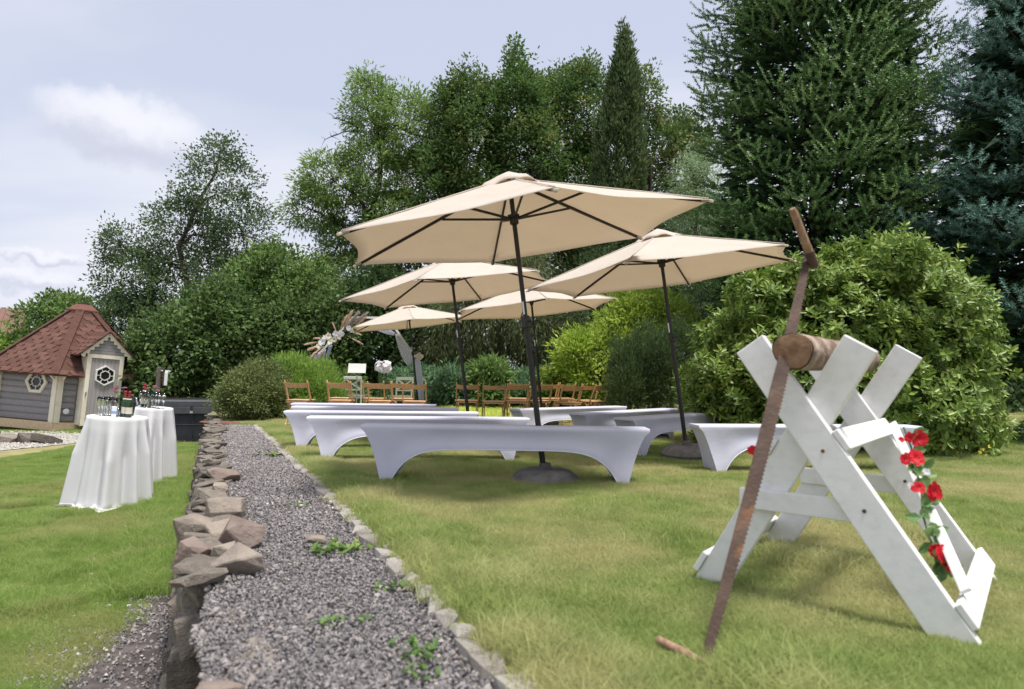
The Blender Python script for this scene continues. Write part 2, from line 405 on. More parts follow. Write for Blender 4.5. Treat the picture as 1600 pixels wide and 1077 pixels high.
# ------------------------------------------------------------------ ground
def strip(name, ys, xl, xr, zf, nx, mat, jitter=0.0, skirt=0.0):
    V = []; Fq = []
    for y in ys:
        a, b = xl(y), xr(y)
        for i in range(nx + 1):
            t = (i / nx) ** 1.6
            V.append((a + (b - a) * t, y, zf(y) + jitter * (math.sin(3.1 * (a + (b - a) * t) + 1.7 * y) + math.sin(1.9 * y - 2.3 * (a + (b - a) * t)))))
    for j in range(len(ys) - 1):
        for i in range(nx):
            k = j * (nx + 1) + i; Fq.append((k, k + 1, k + nx + 2, k + nx + 1))
    if skirt:      # closes the left edge down to the lower ground
        k0 = len(V)
        for j, y in enumerate(ys): V.append((V[j * (nx + 1)][0] - 0.25, y, LOW - .1))
        for j in range(len(ys) - 1): Fq.append((j * (nx + 1), (j + 1) * (nx + 1), k0 + j + 1, k0 + j))
    o = link(name, arrays_mesh(name, np.array(V), np.array(Fq)), mat, smooth=True)
    o['kind'] = 'structure'; return o
ys_n = list(np.arange(-4, 20.1, 0.5))
strip('lawn', ys_n + [24, 30, 45, 70, 110], lambda y: KERBX(min(y, 12.6)) + 0.10 if y < 12.6 else WALLX(min(y, 19)) - max(0, (y - 19)) * .2, lambda y: 40 + abs(y) * 1.2, gz, 60, 'turf', 0.006, skirt=1)
strip('lower_lawn', list(np.arange(-6, 30, 1.0)) + [40, 60, 120, 300, 900, 2000], lambda y: -30 - abs(y) * 1.5, lambda y: (WALLX(y) + .6) if y < 17 else 60 + y * 1.5, lambda y: LOW, 40, 'turf')
strip('gravel_strip', list(np.arange(0.3, 12.7, .4)), lambda y: WALLX(y) + .035, lambda y: KERBX(y) + .04, lambda y: gz(y) - .035, 6, 'gravel_bed')
# bare dirt along the foot of the dry wall, and the pale gravel path by the cabin
strip('dirt_strip', list(np.arange(1.5, 15.5, .3)), lambda y: WALLX(y) - .30 - (.50 * min(1.6, (5.2 - y) / 1.2) if y < 5.2 else 0) - .10 * (1 + math.sin(y * 2.3)) , lambda y: WALLX(y) + .3, lambda y: LOW + .012, 4, 'soil')
PATH_N = lambda x: 12.9 + .10 * (x + 8) ** 2 * .25
PATH_F = lambda x: 18.2 + .05 * (x + 9)
V = []; Fq = []
xs = np.linspace(-24, -9.2, 42)
for x in xs:
    t = max(0.0, min(1, (x + 10.4) / 1.2)); a, b = PATH_N(x), PATH_F(x); m = 16.4
    a, b = a + (m - a) * t, b + (m - b) * t
    V += [(x, a, LOW + .012), (x, b, LOW + .012)]
Fq = [(2 * i, 2 * i + 2, 2 * i + 3, 2 * i + 1) for i in range(len(xs) - 1)]
tag(link('gravel_path', arrays_mesh('gravel_path', np.array(V), np.array(Fq)), 'white_gravel'), kind='structure')

# ------------------------------------------------------------------ scattering (uncountable ground cover only)
def scatter(name, P, ROT, SC, IDX, sources, mat):
    """one 'stuff' object: points carrying rotation, scale and source index, instanced by geometry nodes"""
    P = np.asarray(P, np.float32)
    me = bpy.data.meshes.new(name); me.vertices.add(len(P)); me.vertices.foreach_set('co', P.ravel())
    for nm, ty, val in (('rot', 'FLOAT_VECTOR', ROT), ('scl', 'FLOAT', SC), ('idx', 'INT', IDX)):
        a = me.attributes.new(nm, ty, 'POINT')
        a.data.foreach_set('vector' if ty == 'FLOAT_VECTOR' else 'value', np.asarray(val, np.int32 if ty == 'INT' else np.float32).ravel())
    me.update()
    o = link(name, me, mat); o['kind'] = 'stuff'
    c = bpy.data.collections.new(name + '_sources')
    for i, s in enumerate(sources):
        so = bpy.data.objects.new('%s_piece_%02d' % (name, i), s); s.materials.clear(); s.materials.append(MATS[mat]); c.objects.link(so)
    g = bpy.data.node_groups.new(name, 'GeometryNodeTree')
    g.interface.new_socket('Geometry', in_out='INPUT', socket_type='NodeSocketGeometry'); g.interface.new_socket('Geometry', in_out='OUTPUT', socket_type='NodeSocketGeometry')
    n = g.nodes; l = g.links
    gi = n.new('NodeGroupInput'); go = n.new('NodeGroupOutput')
    ci = n.new('GeometryNodeCollectionInfo'); ci.inputs[0].default_value = c; ci.inputs[1].default_value = True; ci.inputs[2].default_value = True
    def att(nm, ty):
        a = n.new('GeometryNodeInputNamedAttribute'); a.data_type = ty; a.inputs[0].default_value = nm; return a.outputs[0]
    ip = n.new('GeometryNodeInstanceOnPoints')
    l.new(gi.outputs[0], ip.inputs['Points']); l.new(ci.outputs[0], ip.inputs['Instance']); ip.inputs['Pick Instance'].default_value = True
    l.new(att('idx', 'INT'), ip.inputs['Instance Index'])
    e2r = n.new('FunctionNodeEulerToRotation'); l.new(att('rot', 'FLOAT_VECTOR'), e2r.inputs[0]); l.new(e2r.outputs[0], ip.inputs['Rotation'])
    l.new(att('scl', 'FLOAT'), ip.inputs['Scale']); l.new(ip.outputs[0], go.inputs[0])
    md = o.modifiers.new('scatter', 'NODES'); md.node_group = g
    return o

def blade_patch(nb, size, h0, h1, w, seed, lean=.5):
    r = np.random.default_rng(seed)
    B = np.c_[r.uniform(-size, size, (nb, 2)), np.zeros(nb)]
    a = r.uniform(0, 2 * np.pi, nb); h = r.uniform(h0, h1, nb) * (0.6 + .4 * r.random(nb))
    la = r.uniform(0, 2 * np.pi, nb); lm = r.uniform(0.1, lean, nb) * h
    side = np.c_[np.cos(a), np.sin(a), np.zeros(nb)] * (w * r.uniform(.6, 1.2, nb))[:, None]
    ln = np.c_[np.cos(la), np.sin(la), np.zeros(nb)]
    mid = B + ln * (lm * .35)[:, None] + np.c_[np.zeros((nb, 2)), h * .6]
    tip = B + ln * (lm * 1.5)[:, None] + np.c_[np.zeros((nb, 2)), h]
    V = np.stack([B - side, B + side, mid + side * .7, mid - side * .7, tip], 1).reshape(-1, 3)
    k = np.arange(nb)[:, None] * 5
    T = np.concatenate([k + np.array([[0, 1, 2]]), k + np.array([[0, 2, 3]]), k + np.array([[3, 2, 4]])], 0)
    return arrays_mesh('grass_patch', V, T, 3)

def hash_noise(x, y, s, seed=0):
    """smooth value noise for density and height of the turf"""
    x = np.asarray(x) / s + seed * 17.3; y = np.asarray(y) / s - seed * 9.1
    xi, yi = np.floor(x), np.floor(y); fx, fy = x - xi, y - yi
    fx = fx * fx * (3 - 2 * fx); fy = fy * fy * (3 - 2 * fy)
    def h(a, b): return np.modf(np.abs(np.sin(a * 127.1 + b * 311.7) * 43758.5453))[0]
    return (h(xi, yi) * (1 - fx) + h(xi + 1, yi) * fx) * (1 - fy) + (h(xi, yi + 1) * (1 - fx) + h(xi + 1, yi + 1) * fx) * fy

patches = [blade_patch(620, .17, .014, .040, .0016, s, .9) for s in range(5)] + [blade_patch(420, .13, .03, .085, .0019, s + 20, 1.0) for s in range(3)]
def lawn_points(n, ymin, ymax, power, xl, xr):
    u = rng.random(n); y = ymin + (ymax - ymin) * u ** power
    a = xl(y); b = xr(y); x = a + (b - a) * rng.random(n)
    return x, y
def grass(name, n, ymin, ymax, power, xl, xr, zf, mat, keep=None, tall=.74):
    x, y = lawn_points(n, ymin, ymax, power, xl, xr)
    if keep is not None:
        k = keep(x, y); x, y = x[k], y[k]
    z = np.array([zf(t) for t in y]); h = hash_noise(x, y, .45, 1) * .6 + hash_noise(x, y, .16, 2) * .4
    idx = np.where((h > tall) & (rng.random(len(x)) < .75), rng.integers(5, 8, len(x)), rng.integers(0, 5, len(x)))
    sc = (.75 + .6 * h) * rng.uniform(.85, 1.15, len(x))
    rot = np.c_[rng.uniform(-.06, .06, (len(x), 2)), rng.uniform(0, 6.28, len(x))]
    return scatter(name, np.c_[x, y, z - .002], rot, sc, idx, patches_for(mat), mat)
def patches_for(mat): return [p.copy() for p in patches]
def kerb_np(y): return 0.774 - 0.43 * y
def wall_np(y): return -0.046 - 0.42 * y
grass('grass', 9500, 1.35, 14.5, 1.35, lambda y: np.where(y < 12.4, kerb_np(y) + .26, -4.8 + 0 * y), lambda y: .80 * y + .6, gz, 'grass',
      keep=lambda x, y: ~((hash_noise(x, y, .5, 5) < .10) & (y < 9)))
grass('grass', 2600, 14.2, 26, 1.0, lambda y: -6.0 + 0 * y, lambda y: .80 * y + .6, gz, 'grass')
grass('grass', 5200, 3.2, 13.2, 1.2, lambda y: -.80 * y - .5, lambda y: wall_np(y) - .50, lambda y: LOW, 'grass_lower',
      keep=lambda x, y: ~(((x + 5.0) ** 2 + (y - 8.85) ** 2) < .2) & ~((y > 12.4) & (x < -9.2)) & ~((y < 5.0) & (x > wall_np(y) - .40 - .30 * np.clip((5.0 - y) / 1.0, 0, 1.4) - .22 * hash_noise(x, y, .4, 3))), tall=.7)
grass('grass', 2300, 13, 17.4, 1.0, lambda y: -9.1 + 0 * y, lambda y: wall_np(y) - .35, lambda y: LOW, 'grass_lower')
grass('grass', 1500, 17.7, 20.5, 1.0, lambda y: -.85 * y, lambda y: -9.2 + 0 * y, lambda y: LOW, 'grass_lower')
# longer unmown grass against the foot of the wall and along the kerb
n = 620; y = rng.uniform(5.4, 15, n); x = wall_np(y) - .34 - .22 * rng.random(n)
scatter('long_grass', np.c_[x, y, np.full(n, LOW)], np.c_[np.zeros((n, 2)), rng.uniform(0, 6.28, n)], rng.uniform(1.2, 2.0, n), rng.integers(5, 8, n), patches_for(0), 'grass_lower')
n = 330; y = 1.7 + 10.5 * rng.random(n) ** 1.3; x = kerb_np(y) + .25 + .12 * rng.random(n) ** 2
scatter('long_grass', np.c_[x, y, [gz(t) for t in y]], np.c_[np.zeros((n, 2)), rng.uniform(0, 6.28, n)], rng.uniform(.7, 1.15, n), rng.integers(5, 8, n), patches_for(0), 'grass')

# ------------------------------------------------------------------ stones
def hull_stone(seed, dims=(1, 1, 1), n=16, jag=.25, soft=False):
    r = random.Random(seed); bm = bmesh.new()
    for _ in range(n):
        v = Vector((r.uniform(-1, 1), r.uniform(-1, 1), r.uniform(-1, 1)))
        m = max(abs(v.x), abs(v.y), abs(v.z)); e = v.normalized()
        q = (v / m) * (1 - jag) + e * jag
        q = q * r.uniform(.82, 1.0)
        bm.verts.new((q.x * dims[0] / 2, q.y * dims[1] / 2, q.z * dims[2] / 2))
    ret = bmesh.ops.convex_hull(bm, input=bm.verts)
    bmesh.ops.delete(bm, geom=[g for g in ret['geom_interior'] if isinstance(g, bmesh.types.BMVert)], context='VERTS')
    bmesh.ops.recalc_face_normals(bm, faces=bm.faces)
    me = bpy.data.meshes.new('stone'); bm.to_mesh(me); bm.free(); return me

# loose gravel
gsrc = [hull_stone(100 + i, (1.0, rng.uniform(.6, .95), rng.uniform(.45, .75)), 11, .5) for i in range(9)]
n = 62000; y = .9 + 11.6 * rng.random(n) ** 1.9; t = rng.random(n)
xl_ = wall_np(y) + .05 * hash_noise(y * 0, y, .22, 4) - .01; x = xl_ + (kerb_np(y) + .05 - xl_) * t
z = np.array([gz(a) for a in y]) - .03 + rng.uniform(0, .014, n) + .012 * hash_noise(x, y, .5, 8)
sc = rng.uniform(.007, .019, n) * np.where(rng.random(n) < .06, 1.7, 1.0) * (1 + .09 * np.maximum(0, y - 3))
scatter('gravel', np.c_[x, y, z], rng.uniform(0, 6.28, (n, 3)), sc, rng.integers(0, 9, n), gsrc, 'gravel')
n = 6500; y = 2.6 + 12 * rng.random(n) ** 1.8; x = wall_np(y) - .16 - rng.random(n) ** 1.3 * np.where(y < 4.6, .85, .36)
scatter('dirt_gravel', np.c_[x, y, np.full(n, LOW + .018)], rng.uniform(0, 6.28, (n, 3)), rng.uniform(.010, .032, n), rng.integers(0, 9, n), [m.copy() for m in gsrc], 'gravel')
n = 420; y = rng.normal(4.7, .9, n); x = wall_np(y) - .25 - rng.random(n) ** 1.2 * .75
x2 = rng.normal(-1.2, .26, 30); y2 = rng.normal(4.42, .10, 30)
P = np.r_[np.c_[x, y, np.full(n, LOW + .02)][:55], np.c_[x2, y2, np.array([gz(t) for t in y2]) - .005]]
scatter('white_pebbles', P, rng.uniform(0, 6.28, (len(P), 3)), rng.uniform(.016, .042, len(P)), rng.integers(0, 9, len(P)), [m.copy() for m in gsrc], 'white_gravel')
n = 9000; x = rng.uniform(-18, -7.8, n); y = rng.uniform(12.9, 18.3, n)
k = (y > 12.9 + .025 * (x + 8) ** 2 + np.maximum(0, x + 10.4) * 2.6) & (y < 18.2 + .05 * (x + 9) - np.maximum(0, x + 10.4) * 1.4) & (x < -9.2)
x, y = x[k], y[k]
scatter('white_pebbles', np.c_[x, y, np.full(len(x), LOW + .02)], rng.uniform(0, 6.28, (len(x), 3)), rng.uniform(.03, .07, len(x)), rng.integers(0, 9, len(x)), [m.copy() for m in gsrc], 'white_gravel')

# dry stone wall: every stone a part
wall = tag(empty('dry_stone_wall', (0, 0, 0)), 'low dry stone wall of rough brown stones along the gravel strip', 'wall')
wsrc = [hull_stone(300 + i, (1, 1, 1), 30, .10 + .15 * (i % 3) / 2) for i in range(14)]
for m in wsrc: m.materials.append(MATS['stone'])
ang = math.atan2(1, -.42) - math.pi / 2            # the wall's heading
def wall_stone(y, off, z, ln, dp, ht, rz=0, rx=0, ry=0, mat=None, name='stone'):
    o = bpy.data.objects.new(name, random.choice(wsrc)); COL.objects.link(o); o.parent = wall
    o.location = (WALLX(y) + off, y, z); o.scale = (dp, ln, ht)
    o.rotation_euler = (rx, ry, ang + rz); return o
rw = random.Random(5)
ncourse = 5; H = -LOW
for c in range(ncourse):
    y = 1.15 + rw.uniform(0, .3)
    while y < 15.8:
        far = min(1, max(0, (y - 3) / 8))
        ln = rw.uniform(.24, .46) * (1 + .55 * far); ht = H / ncourse
        zc = LOW + ht * (c + .5) - (rw.uniform(.0, .045) if c == ncourse - 1 and y < 2.7 else 0)
        batter = -.17 * (1 - (c + .5) / ncourse)
        wall_stone(y + ln / 2, (.185 if y < 2.7 else .125 if y < 4 else .075) + batter * (.6 if y < 2.7 else 1) + rw.uniform(-.035, .03), zc + gz(y), ln * 1.08, rw.uniform(.26, .32) - (.08 if y < 2.7 else 0), ht * rw.uniform(1.05, 1.28), rw.uniform(-.10, .10), rw.uniform(-.08, .08), rw.uniform(-.1, .1))
        y += ln
y = 2.75
while y < 14.5:                                     # capping stones, uneven
    near = max(0, 1 - (y - 1.3) / 3.5)
    ln = rw.uniform(.11, .24) * (1 + .05 * y); ht = rw.uniform(.03, .07) + .01 * near
    wall_stone(y + ln / 2, .035 * near + .025 + rw.uniform(-.04, .05), gz(y) + rw.uniform(-.02, .02), ln * 1.02, rw.uniform(.12, .22) * (1 + .02 * y), ht, rw.uniform(-.7, .7), rw.uniform(-.22, .22), rw.uniform(-.3, .3))
    if y > 4.4 and rw.random() < .4:
        wall_stone(y + ln * .6, .08 + rw.uniform(-.06, .07), gz(y) + rw.uniform(.012, .04), ln * rw.uniform(.6, 1.2), rw.uniform(.12, .26), rw.uniform(.025, .05), rw.uniform(-.7, .7), rw.uniform(-.15, .15), rw.uniform(-.2, .2))
    y += ln * .86
# loose rocks lying on the wall and the gravel
def loose_rock(px, py, d, dims, rot, mat, seed, label, n=24, jag=.3, dz=0):
    me = hull_stone(seed, dims, n, jag); p = W(px, py, d)
    o = link('rock', me, mat); o.location = (p.x, p.y, p.z + dz); o.rotation_euler = rot
    b = o.modifiers.new('bevel', 'BEVEL'); b.width = .006; b.segments = 1; b.limit_method = 'ANGLE'
    return tag(o, label, 'rock', 'loose rocks on the dry wall')
loose_rock(351, 796, 3.95, (0.243, 0.198, 0.153), (.1, .05, .3), 'rock', 11, 'rounded grey boulder, highest and rearmost of the heap on the wall')
loose_rock(360, 833, 3.62, (0.243, 0.216, 0.135), (.2, .15, -.3), 'rock', 12, 'broad pale rock in the middle of the heap, under the red rock', jag=.15)
loose_rock(378, 838, 3.42, (.19, .15, .13), (.5, .5, .4), 'red_rock', 13, 'reddish wedge shaped rock leaning on the right of the heap', jag=.1)
loose_rock(368, 888, 2.98, (0.225, 0.18, 0.117), (.35, -.42, .55), 'rock', 24, 'large angular tan slab tilted up at the front of the heap', n=11, jag=.05)
loose_rock(349, 862, 3.2, (.11, .10, .10), (.4, .1, .2), 'rock', 15, 'small blocky rock squeezed between the tan slab and the red rock', jag=.1)
loose_rock(303, 868, 3.22, (.15, .20, .15), (.1, .3, .2), 'red_rock', 16, 'purple brown rock on the outer edge of the wall beside the heap', jag=.2)
loose_rock(302, 826, 3.72, (.22, .20, .15), (.05, .1, .2), 'rock', 17, 'grey brown rock on the outer edge of the wall behind the heap', jag=.2)
loose_rock(344, 764, 4.75, (.11, .10, .075), (.1, .1, .4), 'rock', 18, 'small beige block lying alone on the wall behind the boulder', jag=.08)
loose_rock(352, 741, 5.4, (.28, .26, .09), (.05, .1, .8), 'red_rock', 19, 'flat reddish stone plate lying on the gravel edge of the wall', jag=.1)
loose_rock(345, 1080, 1.86, (.13, .05, .04), (.1, .05, .15), 'red_rock', 21, 'tan stone lying on the near gravel at the foot of the picture', jag=.1)
loose_rock(493, 843, 3.42, (.11, .09, .04), (.0, .1, .4), 'rock', 22, 'flat pale stone lying in the middle of the gravel', jag=.3)
loose_rock(345, 661, 12.6, (.75, .35, .06), (0, .04, .1), 'cap_red', 23, 'flat red stone slab at the far end of the gravel strip', jag=.1)

# kerb of weathered granite setts
kerb = tag(empty('stone_kerb', (0, 0, 0)), 'weathered kerb of pale granite setts between gravel and lawn', 'kerb')
ksrc = [hull_stone(500 + i, (1, 1, 1), 20, .12) for i in range(8)]
for m in ksrc: m.materials.append(MATS['granite'])
y = 1.2; ka = math.atan2(1, -.43) - math.pi / 2
while y < 12.2:
    ln = rw.uniform(.085, .15) * (1 + .03 * y)
    o = bpy.data.objects.new('sett', rw.choice(ksrc)); COL.objects.link(o); o.parent = kerb
    o.location = (KERBX(y) + .055 + rw.uniform(-.018, .018), y + ln / 2, gz(y) - .030 + rw.uniform(-.004, .004))
    o.scale = (rw.uniform(.105, .13), ln * rw.uniform(1.05, 1.18), .09); o.rotation_euler = (rw.uniform(-.03, .03), rw.uniform(-.04, .04), ka + rw.uniform(-.10, .10))
    y += ln * 1.02
# rock border beside the pale gravel path
border = tag(empty('rock_border', (0, 0, 0)), 'low border of dark rocks beside the white gravel path', 'border')
x = -17.5
while x < -9.6:
    ln = rw.uniform(.35, .75)
    o = bpy.data.objects.new('stone', rw.choice(wsrc)); COL.objects.link(o); o.parent = border
    o.location = (x, 15.4 + rw.uniform(-.12, .12) + .02 * (x + 14) ** 2 * .3, LOW + .09); o.scale = (ln * 1.1, rw.uniform(.35, .55), rw.uniform(.2, .34)); o.rotation_euler = (rw.uniform(-.2, .2), rw.uniform(-.2, .2), rw.uniform(-.3, .3))
    x += ln * .85
# ------------------------------------------------------------------ benches with stretch covers
BL, BH = 2.2, 0.43
def bench_cover():
    """front and back panels with an arched hem, closed ends that run in to the feet, flat top"""
    ns, ntt = 44, 12
    def bottom(s):
        a = abs(s); sg = 1 if s >= 0 else -1
        if a < .78:
            t = a / .78
            return sg * (.86 * t ** 1.0) , .255 * (1 - t ** 6) ** .8
        t = (a - .78) / .22
        return sg * (.86 + .075 * t), 0.0
    def pt(s, t, side):
        a = abs(s); xt = s * BL / 2
        xb, zb = bottom(s)
        g = t ** .62
        x = xt + (xb - xt) * g
        z = BH - .022 + (zb - (BH - .022)) * t
        yy = .128 - .02 * math.sin(math.pi * min(1, t * 1.15)) * (1 - .3 * a) + .018 * t * a ** 4
        return (x, side * yy, z)
    ss = [math.sin((i / ns - .5) * math.pi) * .45 + (i / ns - .5) * 1.1 for i in range(ns + 1)]
    m = max(abs(v) for v in ss); ss = [v / m for v in ss]
    mb = MB()
    for side in (-1, 1):
        vs = [pt(s, j / ntt, side) for s in ss for j in range(ntt + 1)]
        fs = [(i * (ntt + 1) + j, (i + 1) * (ntt + 1) + j, (i + 1) * (ntt + 1) + j + 1, i * (ntt + 1) + j + 1) for i in range(ns) for j in range(ntt)]
        mb.add(vs, fs)
    for e in (-1, 1):                                  # the ends wrap round both feet
        nw = 6; vs = []
        for j in range(ntt + 1):
            a = Vector(pt(e, j / ntt, -1)); b = Vector(pt(e, j / ntt, 1))
            for k in range(nw + 1):
                w = k / nw; q = a.lerp(b, w); q.x -= e * .035 * math.sin(math.pi * w) * math.sin(math.pi * min(1, (j / ntt) ** .7)); vs.append(q)
        fs = [(j * (nw + 1) + k, j * (nw + 1) + k + 1, (j + 1) * (nw + 1) + k + 1, (j + 1) * (nw + 1) + k) for j in range(ntt) for k in range(nw)]
        mb.add(vs, fs)
    # top with a softly rounded edge
    prof = [(-.128, BH - .022), (-.127, BH - .008), (-.117, BH), (0, BH + .0), (.117, BH), (.127, BH - .008), (.128, BH - .022)]
    vs = []
    for s in ss:
        for y, z in prof: vs.append((s * (BL / 2 + .0), y, z))
    n = len(prof)
    mb.add(vs, [(i * n + k, i * n + k + 1, (i + 1) * n + k + 1, (i + 1) * n + k) for i in range(ns) for k in range(n - 1)])
    mb.add([(-(BL / 2), y, z) for y, z in prof] + [(BL / 2, y, z) for y, z in prof], [tuple(range(n)), tuple(range(2 * n - 1, n - 1, -1))])
    me = mb.mesh('bench_cover')
    bm = bmesh.new(); bm.from_mesh(me); bmesh.ops.remove_doubles(bm, verts=bm.verts, dist=.0006); bmesh.ops.recalc_face_normals(bm, faces=bm.faces); bm.to_mesh(me); bm.free()
    hems = []
    for side in (-1, 1):
        p = []
        for i in range(61):
            s = -1 + i / 30 if i < 60 else 1
            if abs(s) <= .80:
                q = pt(s, 1, side); p.append((q[0], q[1] * 1.01, q[2]))
        hems.append(p)
    return me, hems
cover_me, hems = bench_cover()
def make_bench():
    root = empty('bench')
    cv = link('cover', cover_me, 'stretch_cover', root); cover_me.shade_smooth(); cover_me.set_sharp_from_angle(angle=R(55))
    for h in hems: MB().tube(h, .004, 5).build('hem', 'hem', cv, smooth='all')
    MB().box((0, 0, BH - .024), (BL - .34, .20, .025)).build('seat_board', 'chair_wood', root)
    for sx in (-1, 1):
        m = MB()
        for sy in (-1, 1): m.bar((sx * .90, sy * .10, .012), (sx * .90, sy * .10, BH - .04), .03, .03)
        m.bar((sx * .90, -.10, .05), (sx * .90, .10, .05), .03, .03).bar((sx * .90, 0, .12), (sx * .55, 0, BH - .05), .02, .02)
        m.build('leg_frame', 'black_metal', root)
    return root
bench0 = make_bench(); nb = [0]
def bench(lx, ly, ld, rx, ry, rd, label, group):
    """ends given by where the photo shows the top's left and right tip"""
    o = bench0 if nb[0] == 0 else copy_tree(bench0); nb[0] += 1
    a, b = W(lx, ly, ld), W(rx, ry, rd)
    c = (a + b) / 2; dx, dy = b.x - a.x, b.y - a.y
    o.location = (c.x, c.y, gz(c.y)); o.rotation_euler = (0, 0, math.atan2(dy, dx)); o['label'] = label; o['category'] = 'bench'; o['group'] = group
GL = 'white covered benches left of the aisle'; GR = 'white covered benches right of the aisle'
bench(566, 665, 5.50, 1013, 663, 5.50, 'white covered bench standing nearest, behind the concrete foot of the biggest parasol', GL)
bench(476, 658, 7.02, 831, 646, 7.28, 'white covered bench second in the left row, directly behind the nearest bench', GL)
bench(449, 648, 8.10, 744, 637, 8.35, 'white covered bench in the middle of the left row of five', GL)
bench(459, 641, 9.45, 716, 631, 9.6, 'white covered bench fourth in the left row, one short of the chairs', GL)
bench(458, 631, 10.9, 681, 628, 11.0, 'white covered bench farthest back in the left row, in front of the wooden chairs', GL)
bench(1088, 656, 6.45, 1424, 660, 6.75, 'white covered bench nearest on the right, partly hidden by the white sawhorse', GR)
bench(974, 647, 7.65, 1123, 641, 9.25, 'white covered bench second on the right, beside the concrete foot of the right parasol', GR)
bench(901, 645, 8.75, 1048, 638, 10.35, 'white covered bench third on the right, between the right parasol and the big black pole', GR)
bench(806, 635, 10.0, 969, 635, 11.35, 'white covered bench farthest back on the right, beside the row of folding chairs', GR)

# ------------------------------------------------------------------ parasols
def make_parasol(seed=0):
    root = empty('parasol')
    he, hub, apex, RR = 1.89, 2.02, 2.34, 1.5
    mb = MB(); nr, na = 10, 10
    tipz = lambda r: he + (apex - he) * (1 - (r / RR)) ** 1.0 - .0
    vs = []; fs = []
    for k in range(6):
        base = len(vs)
        for i in range(nr + 1):
            r = RR * (.10 + .90 * i / nr)
            for j in range(na + 1):
                w = j / na; a0, a1 = math.pi / 3 * k, math.pi / 3 * (k + 1)
                p0 = Vector((math.cos(a0), math.sin(a0), 0)) * r; p1 = Vector((math.cos(a1), math.sin(a1), 0)) * r
                q = p0.lerp(p1, w); bow = math.sin(math.pi * w)
                q *= 1 - .055 * bow * (i / nr) ** 2
                q.z = tipz(r) - .030 * bow * (i / nr) + .026 * bow * (i / nr) ** 6
                q.z += .004 * math.sin(9 * w + 5 * i + k * 2 + seed) * (i / nr)
                vs.append(q)
        for i in range(nr):
            for j in range(na):
                b = base + i * (na + 1) + j; fs.append((b, b + 1, b + na + 2, b + na + 1))
    mb.add(vs, fs); me = mb.mesh('canopy')
    bm = bmesh.new(); bm.from_mesh(me); bmesh.ops.remove_doubles(bm, verts=bm.verts, dist=.002); bm.to_mesh(me); bm.free()
    c = link('canopy', me, 'canopy', root); me.shade_smooth(); me.set_sharp_from_angle(angle=R(16))
    s = c.modifiers.new('cloth', 'SOLIDIFY'); s.thickness = .003
    mv = MB(); vs = []; fs = []                      # vent cap, lifted and slightly rumpled
    for i, (rf, zz) in enumerate(((.01, .055), (.12, .035), (.24, .012), (.285, -.012))):
        for k in range(36):
            a = 2 * math.pi * k / 36; hx = math.cos(math.pi / 6) / math.cos((a % (math.pi / 3)) - math.pi / 6)
            r = rf * (hx * .95 + .05)
            vs.append((r * math.cos(a), r * math.sin(a), apex + zz - rf * .22 + (.018 * math.sin(a * 3 + 1) + .012 * math.sin(7 * a)) * (i >= 2)))
    for i in range(3):
        for k in range(36): fs.append((i * 36 + k, i * 36 + (k + 1) % 36, (i + 1) * 36 + (k + 1) % 36, (i + 1) * 36 + k))
    mv.add(vs, fs); v = mv.build('vent_cap', 'canopy_vent', c, smooth='all'); s = v.modifiers.new('cloth', 'SOLIDIFY'); s.thickness = .003
    for k in range(6):
        a = math.pi / 3 * k; d = Vector((math.cos(a), math.sin(a), 0))
        p = lambda r, dz=0: d * r + Vector((0, 0, tipz(r) - .018 + dz))
        rib = MB().bar(p(.05), p(RR - .01), .014, .022).build('rib', 'black_metal', root)
        MB().tube([p(.12, .024), p(.8, .024), p(RR - .02, .022)], .0042, 5).build('seam', 'canopy_vent', c, smooth='all')
        MB().bar(d * .04 + Vector((0, 0, hub)), p(.62, -.012), .012, .018).build('strut', 'black_metal', rib)
        MB().bar(p(RR - .07, .0), p(RR + .012, .004), .034, .020, ch=.005).build('tip_pocket', 'canopy', rib)
    MB().tube([(0, 0, -.02), (0, 0, 1.12)], .0225, 12).build('pole', 'black_metal', root, smooth=True)
    MB().tube([(0, 0, 1.08), (0, 0, apex)], .0185, 12).build('upper_pole', 'black_metal', root, smooth=True)
    MB().lathe([(.024, hub - .05), (.036, hub - .04), (.036, hub + .01), (.048, hub + .012), (.048, hub + .03), (.02, hub + .035)], 14).build('hub', 'dark_plastic', root, smooth=True)
    MB().lathe([(.02, apex - .06), (.045, apex - .05), (.045, apex - .02), (.018, apex - .01)], 14).build('top_hub', 'dark_plastic', root, smooth=True)
    ck = MB().box((0, 0, 1.20), (.055, .062, .10), ch=.01).build('crank_box', 'dark_plastic', root)
    MB().tube([(.0, -.03, 1.20), (0, -.075, 1.20), (.0, -.08, 1.20), (.03, -.085, 1.20)], .005, 6).tube([(.03, -.085, 1.20), (.03, -.12, 1.20)], .008, 8).build('crank_handle', 'black_metal', ck)
    MB().tube([(.02, 0, 1.09), (.055, 0, 1.09)], .009, 8).lathe([(.018, -.012), (.022, 0), (.018, .012)], 10, (.062, 0, 1.09)).build('knob', 'dark_plastic', root)
    MB().tube([(-.021, -.012, 1.26), (-.021, -.012, 1.36)], .008, 6).build('sleeve', 'steel', root)
    return root
par0 = make_parasol()
conc = MB()
def make_base():
    m = MB(); prof = [(.27, -.03), (.285, .012), (.25, .045), (.20, .085), (.16, .097), (.05, .10), (.045, .14), (.030, .145)]
    return m.lathe(prof, 28).mesh('concrete_foot')
base_me = make_base(); base_me.materials.append(MATS['concrete']); base_me.shade_smooth(); base_me.set_sharp_from_angle(angle=R(35))
